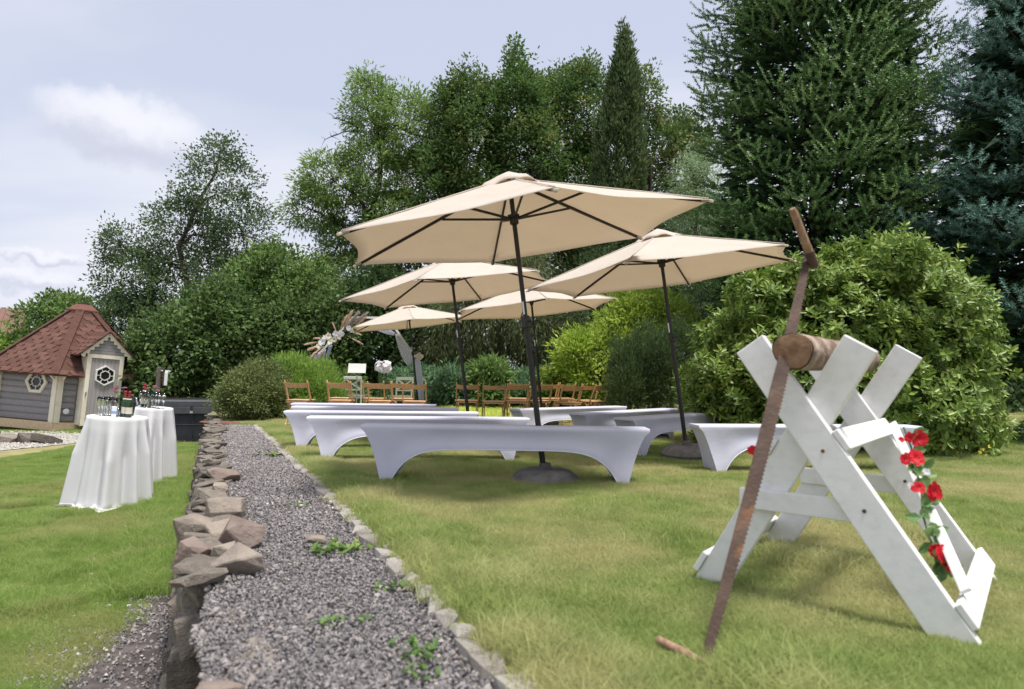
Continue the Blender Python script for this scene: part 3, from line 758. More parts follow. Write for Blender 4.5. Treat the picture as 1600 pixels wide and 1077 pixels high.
def parasol(x, y, yaw, tx, ty, label, first=False, sc=1.0):
    o = par0 if first else copy_tree(par0)
    n = Vector((tx, ty, 1)).normalized()
    a = Vector((0, 1, 0)).cross(n).normalized(); b = n.cross(a)
    M = Matrix((a, b, n)).transposed().to_4x4() @ Matrix.Rotation(yaw, 4, 'Z')
    e = M.to_euler(); o.location = (x, y, .05); o.rotation_euler = e
    f = bpy.data.objects.new('concrete_foot', base_me); COL.objects.link(f); f.parent = o
    Mw = Matrix.Translation((x, y, .05)) @ M
    f.matrix_local = Mw.inverted() @ Matrix.Translation((x - n.x * .05, y - n.y * .05, gz(y) + .0))
    tag(o, label, 'parasol', 'beige parasols over the benches')
parasol(.266, 5.564, .671, -.133, -.027, 'largest beige parasol in the middle, its pole standing in front of the nearest bench', True)
parasol(-.543, 9.454, .310, -.136, .001, 'beige parasol left of the biggest one, its pole rising behind the left benches')
parasol(1.885, 7.594, .092, -.138, .003, 'beige parasol on the right, its edge touching the big leafy shrub')
parasol(-2.171, 16.553, .717, -.126, -.011, 'smallest and farthest beige parasol, beside the flower arch')
parasol(.541, 12.131, .647, -.107, .015, 'beige parasol low in the middle, its pole standing among the wooden chairs')
for o in list(bpy.data.objects):       # longer feet where the lawn has fallen
    pass

# ------------------------------------------------------------------ wooden folding chairs
def make_chair():
    """faces +y: back at -y"""
    root = empty('folding_chair'); w = .20
    for s in (-1, 1):
        MB().bar((s * w, .20, 0), (s * w, -.20, .77), .022, .034, (0, 1, .5), .004).lathe([(.004, .77), (.010, .774), (.011, .785), (.004, .793)], 8, (s * w, -.205, 0)).build('leg', 'chair_wood', root)
    for s in (-1, 1):
        MB().bar((s * (w - .03), -.22, 0), (s * (w - .03), .12, .43), .022, .032, (0, -1, .5), .004).build('leg', 'chair_wood', root)
    st = MB().bar((-w + .02, .19, .43), (w - .02, .19, .43), .028, .022).bar((-w + .02, -.15, .425), (w - .02, -.15, .425), .028, .022).build('seat', 'chair_wood', root)
    for k in range(5):
        MB().box((0, -.13 + k * .075, .452), (2 * w - .01, .06, .016), ch=.003).build('slat', 'chair_wood', st)
    vs = []; fs = []                                   # curved back rail
    for i in range(9):
        u = -1 + i / 4; bow = -.035 * (1 - u * u)
        for z, t in ((.665, -.011), (.665, .011), (.755 - .012 * (1 - u * u), .011), (.755 - .012 * (1 - u * u), -.011)):
            vs.append((u * (w - .008), -.165 + bow + t - (z - .665) * .5, z))
    for i in range(8):
        for k in range(4): fs.append((i * 4 + k, i * 4 + (k + 1) % 4, (i + 1) * 4 + (k + 1) % 4, (i + 1) * 4 + k))
    fs += [(3, 2, 1, 0), (32, 33, 34, 35)]
    bk = MB().add(vs, fs).build('backrest', 'chair_wood', root)
    MB().lathe([(.008, -.004), (.012, 0), (.008, .004)], 8, M=Matrix.Translation((0, -.232, .715)) @ Matrix.Rotation(R(80), 4, 'X')).build('inlay', 'cream', bk)
    MB().tube([(-w + .012, -.185, .05), (w - .012, -.185, .05)], .009, 6).build('stretcher', 'chair_wood', root)
    MB().tube([(-w, .165, .07), (w, .165, .07)], .009, 6).build('stretcher', 'chair_wood', root)
    MB().box((-w, -.03, .44), (.03, .02, .03)).box((w, -.03, .44), (.03, .02, .03)).build('hinge', 'black_metal', root)
    return root
chair0 = make_chair(); nc = [0]
def chair(px, d, rz, label, group):
    o = chair0 if nc[0] == 0 else copy_tree(chair0); nc[0] += 1
    p = W(px, 640, d); o.location = (p.x, d, gz(d)); o.rotation_euler = (0, 0, R(rz)); tag(o, label, 'chair', group)
A = 'wooden folding chairs left of the aisle'; B = 'wooden folding chairs right of the aisle'
chair(469, 12.15, -7, 'wooden folding chair standing alone at the left end, by the round bushes', A)
chair(533, 12.2, -1, 'wooden folding chair in the front left row, before the music stand', A)
chair(595, 12.3, 0, 'wooden folding chair in the front left row, below the white flower ball', A)
chair(648, 12.35, 2, 'wooden folding chair ending the front left row on the right, beside a parasol pole', A)
chair(531, 13.5, -1, 'wooden folding chair hidden behind the chair that stands before the music stand', A)
chair(585, 13.55, 0, 'wooden folding chair of the second left row, just left of the flower ball', A)
chair(630, 13.6, 2, 'wooden folding chair of the second left row, just right of the flower ball', A)
chair(730, 13.2, 3, 'leftmost wooden folding chair of the right group, at the pole of the left parasol', B)
chair(771, 13.0, 5, 'second wooden folding chair from the left in the right group', B)
chair(806, 13.3, 12, 'wooden folding chair of the front right row, just left of the big black pole', B)
chair(809, 14.6, 9, 'wooden folding chair of the rear right row, just left of the big black pole', B)
chair(842, 13.5, 15, 'wooden folding chair of the front right row, just right of the big black pole', B)
chair(856, 14.8, 14, 'wooden folding chair of the rear right row, just right of the big black pole', B)
chair(888, 13.0, 20, 'wooden folding chair of the right group, lowest and nearest, turned to the left', B)
chair(880, 15.0, 19, 'wooden folding chair at the back of the right group, behind the lowest one', B)
chair(915, 14.1, 24, 'wooden folding chair second from the right end of the right group', B)
chair(931, 13.6, 38, 'wooden folding chair ending the right group beside the dark pine, seen side on', B)

# ------------------------------------------------------------------ white cross back chairs
def make_white_chair():
    root = empty('cross_back_chair'); w = .20
    for s in (-1, 1):
        MB().bar((s * w, -.20, 0), (s * w, -.21, .45), .034, .034, (0, 1, 0), .004).bar((s * w, -.21, .45), (s * w * 1.05, -.27, .90), .034, .030, (0, 1, 0), .004).build('leg', 'white_wood', root)
        MB().bar((s * w, .20, 0), (s * w, .19, .44), .034, .034, (0, 1, 0), .004).build('leg', 'white_wood', root)
    MB().box((0, 0, .455), (.44, .43, .03), ch=.008).box((0, 0, .415), (.40, .39, .05)).build('seat', 'white_wood', root)
    MB().bar((-w * 1.12, -.27, .885), (w * 1.12, -.27, .885), .028, .075, (0, 0, 1), .006).build('top_rail', 'white_wood', root)
    MB().bar((-w, -.235, .60), (w, -.235, .60), .022, .03).build('lower_rail', 'white_wood', root)
    MB().bar((-w, -.236, .61), (w, -.262, .86), .014, .03).bar((w, -.242, .61), (-w, -.268, .86), .014, .03).build('cross_back', 'white_wood', root)
    MB().bar((-w, .18, .20), (w, .18, .20), .02, .025).bar((-w, -.2, .2), (-w, .19, .2), .02, .025).bar((w, -.2, .2), (w, .19, .2), .02, .025).build('stretcher', 'white_wood', root)
    return root
wc = make_white_chair(); p = W(556, 620, 15.9); wc.scale = (.92,) * 3; wc.location = (p.x, p.y, gz(17)); wc.rotation_euler = (0, 0, R(-6))
tag(wc, 'white chair with a crossed back standing behind the music stand', 'chair', 'white chairs under the flower arch')
wc2 = copy_tree(wc); p = W(625, 620, 15.9); wc2.location = (p.x, p.y, gz(17)); wc2.rotation_euler = (0, 0, R(34))
tag(wc2, 'white chair with a crossed back turned towards the arch, right of the white flower ball', 'chair', 'white chairs under the flower arch')

# music stand
ms = tag(empty('music_stand', (W(557, 620, 15.0).x, 15.0, gz(16.6))), 'grey music stand with a plain flat desk before the white chair', 'music stand'); ms.scale = (.94,) * 3
MB().tube([(0, 0, .02), (0, 0, .98)], .014, 8).build('pole', 'steel', ms)
tr = MB().box((0, 0, 0), (.40, .012, .22), ch=.003).box((0, -.03, -.11), (.40, .06, .012)).build('desk', 'white_wood', ms); tr.location = (0, -.01, 1.09); tr.rotation_euler = (R(-14), 0, 0)
MB().box((0, .0, .98), (.03, .035, .06)).build('clamp', 'dark_plastic', ms)
for k in range(3):
    a = 2.1 * k + .4; MB().bar((0, 0, .16), (.26 * math.cos(a), .26 * math.sin(a), .01), .016, .01).build('leg', 'steel', ms)

# ------------------------------------------------------------------ white sawhorse
sh = tag(empty('sawhorse', (1.386, 2.93, 0)), 'white painted wooden sawhorse of two crossed frames with a garland of red flowers', 'sawhorse')
Ux = Vector((.745, -.667, 0)); Vx = Vector((.60, .80, 0))
c1 = Vector((1.117, 2.575, 0)); c2 = Vector((1.655, 3.29, 0)); O = Vector((1.386, 2.93, 0))
def beam(name, p0, p1, w, t, up, parent=sh, bev=.004):
    d = (Vector(p1) - Vector(p0)); c = Vector((0, 0, 0))
    return MB().bar(Vector(p0) - O, Vector(p1) - O, t, w, up).build(name, 'white_paint', parent, bevel=bev)
def q(c, t, z, v=0): return c + Ux * t + Vx * v + Vector((0, 0, z))
BW, BT = .122, .040
boards = {}
for c, nm in ((c1, 1), (c2, 2)):
    a0, a1 = q(c, .435, .0, -.02), q(c, -.245, .965, -.02)
    b0, b1 = q(c, -.425, .0, .018), q(c, .145 if nm == 1 else .175, .965, .018)
    for p0, p1, nm2 in ((a0, a1, 'leg_board'), (b0, b1, 'leg_board')):
        dd = (p1 - p0).normalized(); pr = Vx.cross(dd).normalized()
        # level cut at the ground, square cut at the top
        x = dd.dot(Ux); z = dd.z
        m = MB(); h = BW / 2; cut = h * abs(x) / z
        k = 1 if (pr.z * z) > 0 else -1
        vs = []
        for tv in (-BT / 2, BT / 2):
            for sg in (-1, 1):
                base = p0 + pr * (sg * h); base = base + dd * (-base.z / dd.z)
                vs += [base + Vx * tv - O, p1 + pr * (sg * h) + Vx * tv - O]
        m.add(vs, [(0, 1, 3, 2), (4, 6, 7, 5), (0, 4, 5, 1), (2, 3, 7, 6), (0, 2, 6, 4), (1, 5, 7, 3)])
        m.build(nm2, 'white_paint', sh, bevel=.004)
    # cross bar of the frame
    beam('cross_bar', q(c, -.285, .375, -.02 if nm == 1 else .0), q(c, .21, .375, -.0), .075, .03, (0, 0, 1)) if nm == 1 else beam('cross_bar', q(c, -.30, .36, 0.0), q(c, .22, .36, 0.0), .075, .03, (0, 0, 1))
# rails joining the two frames
dA = Vector((.745 * .68, -.667 * .68, -.965)).normalized()
nrm = Vx.cross(dA).normalized()
def onA(c, t):   # point on the outer edge of board A at fraction t from the foot
    p0, p1 = q(c, .435, 0, -.02), q(c, -.245, .965, -.02); return p0.lerp(p1, t)
out = nrm if nrm.dot(Ux) > 0 else -nrm
beam('rail', onA(c1, .60) + out * (BW / 2 + .013) - Vx * .02, onA(c2, .60) + out * (BW / 2 + .013) + Vx * .03, .08, .024, out.cross(Vx))
beam('rail', onA(c1, .055) + out * (BW / 2 + .013) - Vx * .02, onA(c2, .055) + out * (BW / 2 + .013) + Vx * .03, .085, .024, out.cross(Vx))
def onB(c, t): return q(c, -.425, 0, .018).lerp(q(c, .145, .965, .018), t)
dB = (onB(c1, 1) - onB(c1, 0)).normalized(); nB = Vx.cross(dB).normalized(); nB = nB if nB.dot(Ux) < 0 else -nB
beam('rail', onB(c1, .06) + nB * (BW / 2 + .013) - Vx * .03, onB(c2, .06) + nB * (BW / 2 + .013) + Vx * .03, .085, .024, nB.cross(Vx))
beam('rail', onB(c1, .56) + nB * (BW / 2 + .013) - Vx * .03, onB(c2, .56) + nB * (BW / 2 + .013) + Vx * .03, .07, .024, nB.cross(Vx))
beam('brace', onA(c2, .60) + out * (BW / 2 + .04), onA(c1, .10) + out * (BW / 2 + .042) + Vx * .06, .035, .016, out)
for c in (c1, c2):
    for t in (.40, .60):
        pp = onA(c, t) - O - Vx * (BT / 2 + .001)
        MB().lathe([(.007, -.002), (.007, .002)], 8, M=Matrix.Translation(pp) @ Vector((0, 0, 1)).rotation_difference(Vx).to_matrix().to_4x4()).build('screw', 'rust', sh)
# log resting in the crook of the crosses
r_log = .068
lp = c1 + Ux * (-.052) + Vector((0, 0, .875 + .058))
l0, l1 = lp - Vx * .14, lp + Vx * 1.16
log = tag(empty('log', l0), 'short bark covered birch log lying in the crook of the white sawhorse', 'log')
def log_pts(r, n=28, m=14):
    rr = random.Random(3); vs = []; fs = []
    ax = (l1 - l0); ln = ax.length; ax.normalize(); sx = Vector((0, 0, 1)).cross(ax).normalized(); up = ax.cross(sx)
    for i in range(m + 1):
        for k in range(n):
            a = 2 * math.pi * k / n
            rad = r * (1 + .05 * math.sin(2 * a + 1) + .035 * math.sin(3 * a + i * .5) + .02 * math.sin(5 * a - i) + rr.uniform(-.02, .02)) * (1 - .04 * i / m)
            vs.append(ax * (ln * i / m) + sx * (rad * math.cos(a)) + up * (rad * math.sin(a)))
    return vs, [(i * n + k, i * n + (k + 1) % n, (i + 1) * n + (k + 1) % n, (i + 1) * n + k) for i in range(m) for k in range(n)], n, m
vs, fs, n_, m_ = log_pts(r_log)
MB().add(vs, fs).build('bark', 'bark', log, smooth=True)
for e, i in ((-1, 0), (1, m_)):
    ring = [vs[i * n_ + k] for k in range(n_)]; c = sum(ring, Vector()) / n_
    d = Vx * (.006 * e)
    mb = MB(); mb.add([c + d] + [c + (v - c) * .5 + d * .9 for v in ring] + [c + (v - c) * .93 + d * .5 for v in ring] + [c + (v - c) * .95 for v in ring],
        [(0, 1 + k, 1 + (k + 1) % n_) for k in range(n_)] + [(1 + o_ * n_ + k, 1 + o_ * n_ + (k + 1) % n_, 1 + (o_ + 1) * n_ + (k + 1) % n_, 1 + (o_ + 1) * n_ + k) for o_ in range(2) for k in range(n_)])
    mb.build('cut_face', 'wood_end', log)
# rusty two man crosscut saw leaning on the log
s0 = Vector((.567, 2.045, .0)); s1 = W(1267, 402, 2.72)
sd = (s1 - s0).normalized(); sl = (s1 - s0).length
saw = tag(empty('crosscut_saw', s0), 'long rusty crosscut saw with wooden end grips leaning against the log', 'saw')
sx = W(1300, 600, 2.4) - W(1240, 600, 2.4); sx = (sx - sd * sx.dot(sd)).normalized(); sn = sx.cross(sd).normalized()
wid = lambda t: np.interp(t, [0, .03, .2, .45, .62, .70, .86, 1], [.022, .026, .036, .045, .047, .042, .032, .027])
vs = []; fs = []; nT = 210
for i in range(nT + 1):
    t = i / nT; w = wid(t); bow = .012 * math.sin(math.pi * t)
    tooth = (.0036 if i % 2 else -.001) * (1 if .05 < t < .93 else 0)
    c = sd * (t * sl) + sx * (bow - .012)
    for dn in (-.0013, .0013):
        vs += [c - sx * (w / 2) + sn * dn, c + sx * (w / 2 + tooth) + sn * dn]
for i in range(nT):
    a, b = i * 4, (i + 1) * 4
    fs += [(a, a + 1, b + 1, b), (a + 2, b + 2, b + 3, a + 3), (a, b, b + 2, a + 2), (a + 1, a + 3, b + 3, b + 1)]
fs += [(0, 2, 3, 1), (nT * 4, nT * 4 + 1, nT * 4 + 3, nT * 4 + 2)]
MB().add(vs, fs).build('blade', 'rust', saw)
g0, g1 = W(1271, 412, 2.70) - s0, W(1238, 326, 2.62) - s0
hg = MB().tube([g0, g0.lerp(g1, .1), g0.lerp(g1, .5), g0.lerp(g1, .92), g1], [.014, .0165, .0155, .0145, .011], 10).build('grip', 'old_wood', saw, smooth=True)
MB().tube([g0.lerp(g1, -.06), g0.lerp(g1, .22)], [.018, .019], 10).build('ferrule', 'rust', hg, smooth=True)
g0, g1 = Vector((.575, 2.035, .016)) - s0, Vector((.455, 2.17, .04)) - s0
MB().tube([g0, g0.lerp(g1, .5), g1], [.013, .016, .013], 10).build('grip', 'old_wood', saw, smooth=True)
# ------------------------------------------------------------------ red flower garland on the sawhorse
def petal_flower(mb, c, nrm, r, n=7, rows=2, seed=0, cup=.4):
    rr = random.Random(seed); nrm = Vector(nrm).normalized(); a0 = nrm.orthogonal().normalized(); b0 = nrm.cross(a0)
    for row in range(rows):
        rad = r * (1 - .38 * row)
        for k in range(n):
            a = 2 * math.pi * (k + .5 * row) / n + rr.uniform(-.2, .2)
            d = a0 * math.cos(a) + b0 * math.sin(a); s = nrm.cross(d)
            lift = cup * (1 + .8 * row) + rr.uniform(-.2, .2)
            tip = c + d * rad * rr.uniform(.85, 1.1) + nrm * rad * lift * .5
            mid = c + d * rad * .55 + nrm * rad * lift * .45
            w = rad * .46
            mb.add([c, mid + s * w, tip + s * w * .45, tip - s * w * .45, mid - s * w, mid - nrm * rad * .08], [(0, 1, 5), (0, 5, 4), (1, 2, 5), (5, 2, 3), (5, 3, 4)])
def leaf_shape(mb, p, d, n, ln, w):
    d = Vector(d).normalized(); n = Vector(n); n = (n - d * n.dot(d)); n = n.normalized() if n.length > 1e-4 else d.orthogonal().normalized(); s = d.cross(n)
    mb.add([p, p + d * ln * .35 + s * w, p + d * ln * .75 + s * w * .7 - n * ln * .05, p + d * ln - n * ln * .15, p + d * ln * .75 - s * w * .7 - n * ln * .05, p + d * ln * .35 - s * w, p + d * ln * .4 + n * w * -.35],
           [(0, 1, 6), (6, 1, 2), (6, 2, 3), (6, 3, 4), (6, 4, 5), (0, 6, 5)])
gar = tag(empty('flower_garland', W(1440, 780, 2.7)), 'artificial garland of red roses and green leaves hanging down the right side of the sawhorse', 'garland')
G0 = gar.location
gd = lambda py: float(np.interp(py, [660, 900], [2.88, 2.50]))
path = [W(x, y, gd(y) - .02) - G0 for x, y in ((1412, 668), (1424, 700), (1432, 735), (1440, 770), (1442, 805), (1452, 840), (1468, 872), (1480, 890))]
MB().tube(path, .004, 6).build('stem', 'stem_green', gar)
rr = random.Random(4); lm = MB()
for k in range(58):
    t = rr.random() * 6.9; i = int(t); p = path[i].lerp(path[i + 1], t - i) + Vector((rr.uniform(-.02, .02), -.02, rr.uniform(-.02, .02)))
    leaf_shape(lm, p, (rr.uniform(-1, 1), rr.uniform(-.8, .1), rr.uniform(-1, .6)), (rr.uniform(-.5, .5), -1, .5), rr.uniform(.035, .065), rr.uniform(.012, .020))
lm.build('leaves', 'leaf_garland', gar)['kind'] = 'stuff'
for i, (x, y, r) in enumerate(((1435, 686, .042), (1421, 684, .026), (1430, 716, .042), (1414, 718, .03), (1458, 768, .046), (1436, 762, .028), (1474, 868, .046), (1486, 882, .036), (1408, 687, .016), (1427, 764, .016), (1462, 860, .03))):
    m = MB(); petal_flower(m, W(x, y, gd(y) - .06) - G0, (rr.uniform(-.3, .3), -1, rr.uniform(-.1, .5)), r * .82, 8, 3, i)
    m.build('rose', 'red_petal', gar)
for x, y in ((1447, 738), (1424, 760)):
    m = MB(); petal_flower(m, W(x, y, gd(y) - .05) - G0, (0, -1, .3), .016, 6, 2, 3); m.build('bud', 'white_petal', gar)
m = MB(); p = W(1176, 704, 2.74); petal_flower(m, Vector((0, 0, 0)), (-.5, -1, .2), .022, 6, 2, 8)
o = m.build('red_rose', 'red_petal'); o.location = p; tag(o, 'single small red rose tucked behind the saw blade on the left leg of the sawhorse', 'flower')

# ------------------------------------------------------------------ bar tables
def bar_table(px, py_top, d, label_t, label_c, seed, hem_fn, rtop=.34):
    root = empty('bar_table', (0, 0, 0)); p = W(px, py_top, d)
    h = p.z - LOW - .006; root.location = (p.x, p.y, LOW); root.rotation_euler = (0, R(3.4), 0)
    MB().lathe([(rtop - .02, h - .03), (rtop, h - .025), (rtop, h - .008), (rtop - .01, h - .004)], 32).build('tabletop', 'white_plastic', root)
    MB().tube([(0, 0, .05), (0, 0, h - .03)], .025, 10).build('pole', 'steel', root)
    m = MB()
    for k in range(4):
        a = math.pi / 2 * k + .5; m.bar((0, 0, .10), (.30 * math.cos(a), .30 * math.sin(a), .02), .035, .03)
    m.build('foot', 'black_metal', root)
    tag(root, label_t, 'table', 'bar tables on the lower lawn')
    rr = random.Random(seed); n = 160; ph = [rr.uniform(0, 6.28) for _ in range(8)]
    vs = []; fs = []; rows = []
    for i in range(5):                         # top
        r = rtop * i / 4 * .985
        rows.append([(r * math.cos(2 * math.pi * k / n), r * math.sin(2 * math.pi * k / n), h + .002) for k in range(n)])
    m_ = 34
    for j in range(m_ + 1):
        t = j / m_; row = []
        for k in range(n):
            a = 2 * math.pi * k / n
            ln = hem_fn(a) * h
            drop = ln * t
            fold = (.55 * math.sin(11 * a + ph[0] + .6 * math.sin(3 * a + ph[5])) + .3 * math.sin(17 * a + ph[1]) + .35 * math.sin(6 * a + ph[2])) * .066 * min(1, t * 2.6) ** 1.1 * (1 + .5 * t)
            flare = .012 * min(1, t * 8) + .12 * t ** 1.25 + .02 * math.sin(2 * a + ph[3]) * t
            r = rtop + flare + fold
            z = h - .004 - drop
            if drop > h - .03:                 # spare cloth pools on the grass
                e = drop - (h - .03); z = .018 + .055 * abs(math.sin(9 * a + ph[4] + e * 26)) * min(1, e * 9) * math.exp(-e * 2); r += e * .45 + .03 * math.sin(13 * a + e * 20)
            row.append((r * math.cos(a), r * math.sin(a), max(z, .012)))
        rows.append(row)
    for row in rows: vs += row
    for i in range(len(rows) - 1):
        for k in range(n): fs.append((i * n + k, i * n + (k + 1) % n, (i + 1) * n + (k + 1) % n, (i + 1) * n + k))
    o = MB().add(vs, fs).build('tablecloth', 'cloth', None, smooth='all')
    o.location = root.location; o.rotation_euler = root.rotation_euler
    tag(o, label_c, 'tablecloth', 'white cloths on the bar tables')
    Mt = Matrix.Translation(root.location) @ Euler(root.rotation_euler).to_matrix().to_4x4()
    return lambda x, y, z=0: Mt @ Vector((x, y, h + .004 + z))
T1 = bar_table(176, 650, 8.85, 'round bar table standing nearer on the lower lawn, hidden under its cloth', 'long white cloth on the nearer bar table, its corner spread on the grass', 3,
               lambda a: 1.0 + .16 * max(0, math.sin(-a + .3)) ** 2 * 1 - .16 * max(0, -math.cos(a + .25)) ** 6 + .04 * math.sin(4 * a))
T2 = bar_table(227, 636, 10.5, 'round bar table standing farther back, by the hot tub, hidden under its cloth', 'white cloth on the farther bar table, lifted off the grass at one side', 8,
               lambda a: .985 - .13 * max(0, math.cos(a + 1.9)) ** 8 + .05 * math.sin(4 * a + 1), rtop=.32)
# glasses
flute = MB().lathe([(.030, 0), (.031, .003), (.006, .008), (.0045, .02), (.0045, .070), (.012, .085), (.021, .115), (.0255, .155), (.025, .215), (.0238, .215), (.0243, .155), (.0195, .117), (.009, .092), (.0, .090)], 14).mesh('glass')
flute.materials.append(MATS['glass']); flute.shade_smooth()
beaker = MB().lathe([(.030, 0), (.031, .003), (.036, .11), (.0345, .11), (.029, .012), (0, .010)], 14).mesh('glass'); beaker.materials.append(MATS['glass']); beaker.shade_smooth()
def put(me, name, pos, label, cat, group, sc=1.0, rz=0):
    o = bpy.data.objects.new(name, me); COL.objects.link(o); o.location = pos; o.scale = (sc,) * 3; o.rotation_euler = (0, R(3.4), rz); return tag(o, label, cat, group)
GG = 'champagne flutes on the nearer bar table'
spots = [(-.235, -.02), (-.215, .07), (-.175, -.05), (-.155, .03), (-.115, -.06), (-.10, .05), (-.06, -.03), (-.045, .06), (-.19, .15), (-.02, -.06)]
NTH = ['leftmost', 'second', 'third', 'fourth', 'fifth', 'sixth', 'seventh', 'eighth', 'ninth', 'rightmost']
for i, (x, y) in enumerate(sorted(spots)):
    put(flute, 'champagne_glass', T1(x, y), NTH[i] + (' of ten empty champagne flutes on the nearer bar table' if i in (0, 9) else ' from the left of ten empty champagne flutes on the nearer bar table'), 'glass', GG, 1.06)
GG2 = 'champagne flutes on the farther bar table'
for i in range(12):
    x = -.10 + .055 * (i % 7) + .012 * (i // 7); y = -.12 + .08 * (i // 7) + .02 * math.sin(i * 2.2)
    row = 'front' if i < 7 else 'rear'; k = i % 7; last = 6 if i < 7 else 4
    put(flute, 'champagne_glass', T2(x + .02, y), (NTH[k] + ' from the left' if 0 < k < last else 'leftmost' if k == 0 else 'rightmost') + ' empty champagne flute in the ' + row + ' row on the farther bar table', 'glass', GG2, 1.08)
put(beaker, 'tumbler', T1(.045, -.10), 'clear low tumbler on the nearer bar table beside the blue and white carton', 'glass', None, 1.1)
put(beaker, 'tumbler', T2(-.16, -.10), 'clear low tumbler at the left edge of the farther bar table', 'glass', None, 1.25)
# bottles
def bottle(pos, label, sc=1.0):
    root = empty('sparkling_wine_bottle', pos, (0, R(3.4), random.uniform(-.4, .4)), scale=sc)
    MB().lathe([(.0, .002), (.040, .002), (.043, .012), (.043, .165), (.040, .19), (.028, .225), (.0175, .255)], 20).build('glass_body', 'bottle_green', root, smooth=True)
    MB().lathe([(.0195, .235), (.0165, .262), (.0155, .30), (.018, .303), (.018, .318), (.013, .325), (0, .326)], 16).build('foil', 'foil_red', root, smooth=True)
    MB().lathe([(.0436, .045), (.0436, .125)], 20).build('label', 'label_cream', root, smooth=True)
    MB().lathe([(.0342, .206), (.0255, .233)], 20).build('neck_label', 'label_cream', root, smooth=True)
    tag(root, label, 'bottle', 'bottles with red foil on the bar tables')
bottle(T1(.085, -.02), 'red foiled green sparkling wine bottle, the left of the pair on the nearer table')
bottle(T1(.145, -.03), 'red foiled green sparkling wine bottle, the right of the pair on the nearer table')
bottle(T2(-.10, .02), 'dark sparkling wine bottle with red foil standing behind, beside the flowers on the farther table', 1.05)
cb = empty('drink_carton', T1(.025, -.14), (0, R(3.4), .5)); MB().box((0, 0, .065), (.055, .055, .13), ch=.004).build('carton', 'white_plastic', cb); MB().box((0, 0, .06), (.058, .058, .035)).build('band', 'blue_plastic', cb)
tag(cb, 'small blue and white carton standing before the bottles on the nearer table', 'carton')
# flower vases
def bouquet(pos, label, seed, with_handle=False):
    root = empty('flower_vase', pos, (0, R(3.4), 0))
    MB().lathe([(.035, 0), (.042, .01), (.036, .09), (.030, .13), (.036, .15), (.034, .15), (.028, .13), (.033, .09), (.038, .015), (0, .012)], 16).build('vase', 'glass', root, smooth=True)
    rr = random.Random(seed); st = MB(); lf = MB()
    for k in range(9):
        a = rr.uniform(0, 6.28); r = rr.uniform(.03, .13); hh = rr.uniform(.22, .36); tip = Vector((r * math.cos(a), r * math.sin(a), hh))
        st.tube([(0, 0, .02), (tip.x * .3, tip.y * .3, .16), tip], .0022, 4)
        for j in range(5): leaf_shape(lf, Vector((tip.x * (.4 + .12 * j), tip.y * (.4 + .12 * j), .16 + (hh - .17) * j / 5)), (rr.uniform(-1, 1), rr.uniform(-1, 1), rr.uniform(-.2, .8)), (0, 0, 1), .05, .013)
        if k < 6:
            fm = MB(); petal_flower(fm, tip, (tip.x, tip.y - .1, .16), rr.uniform(.026, .040), 9, 3, seed + k, .5); fm.build('flower', 'plum_petal', root)
    st.build('stems', 'stem_green', root)['kind'] = 'stuff'; lf.build('leaves', 'leaf_garland', root)['kind'] = 'stuff'
    return tag(root, label, 'flowers')
bouquet(T1(-.04, .11), 'glass vase of dusky plum flowers on the nearer bar table behind the flutes', 2)
bouquet(T2(-.02, .06), 'glass vase of plum flowers and leaves on the farther bar table behind the flutes', 12)
bk = empty('ice_bucket', T1(.01, .20), (0, R(3.4), 0)); MB().lathe([(.07, 0), (.09, .16), (.095, .165), (.088, .165), (.068, .01), (0, .01)], 20).build('bucket', 'dark_plastic', bk, smooth=True)
MB().tube([(.09 * math.cos(a), 0, .16 + .11 * math.sin(a)) for a in np.linspace(0, math.pi, 13)], .006, 6).build('handle', 'black_metal', bk)
tag(bk, 'dark bucket with a raised curved handle on the nearer bar table behind the flowers', 'bucket')

# ------------------------------------------------------------------ grill cabin
HX, HY = W(109, 660, 20).x, 20.0
face = math.atan2(-HX, HY)
hut = tag(empty('grill_cabin', (HX, HY, LOW), (0, R(4.0), face)), 'six sided grey wooden garden cabin with red shingle roof and cream trim', 'cabin')
RW, HW, RR_, HR, TOPR = 1.80, 1.60, 2.32, 3.30, .30
EZ = 1.44
cor = lambda k, r: Vector((r * math.sin(R(-12 + 60 * k)), -r * math.cos(R(-12 + 60 * k)), 0))
def facetM(k, r=RW):
    """facet between corner k and k+1: x along it, y inwards, z up"""
    a, b = cor(k, r), cor(k + 1, r); x = (b - a).normalized(); y = Vector((0, 0, 1)).cross(x)
    M = Matrix((x, y, Vector((0, 0, 1)))).transposed().to_4x4(); M.translation = (a + b) / 2; return M, (b - a).length
logs_prof = [(0, 0), (-.022, .02), (-.032, .06), (-.034, .09), (-.028, .13), (-.010, .158), (0, .162)]
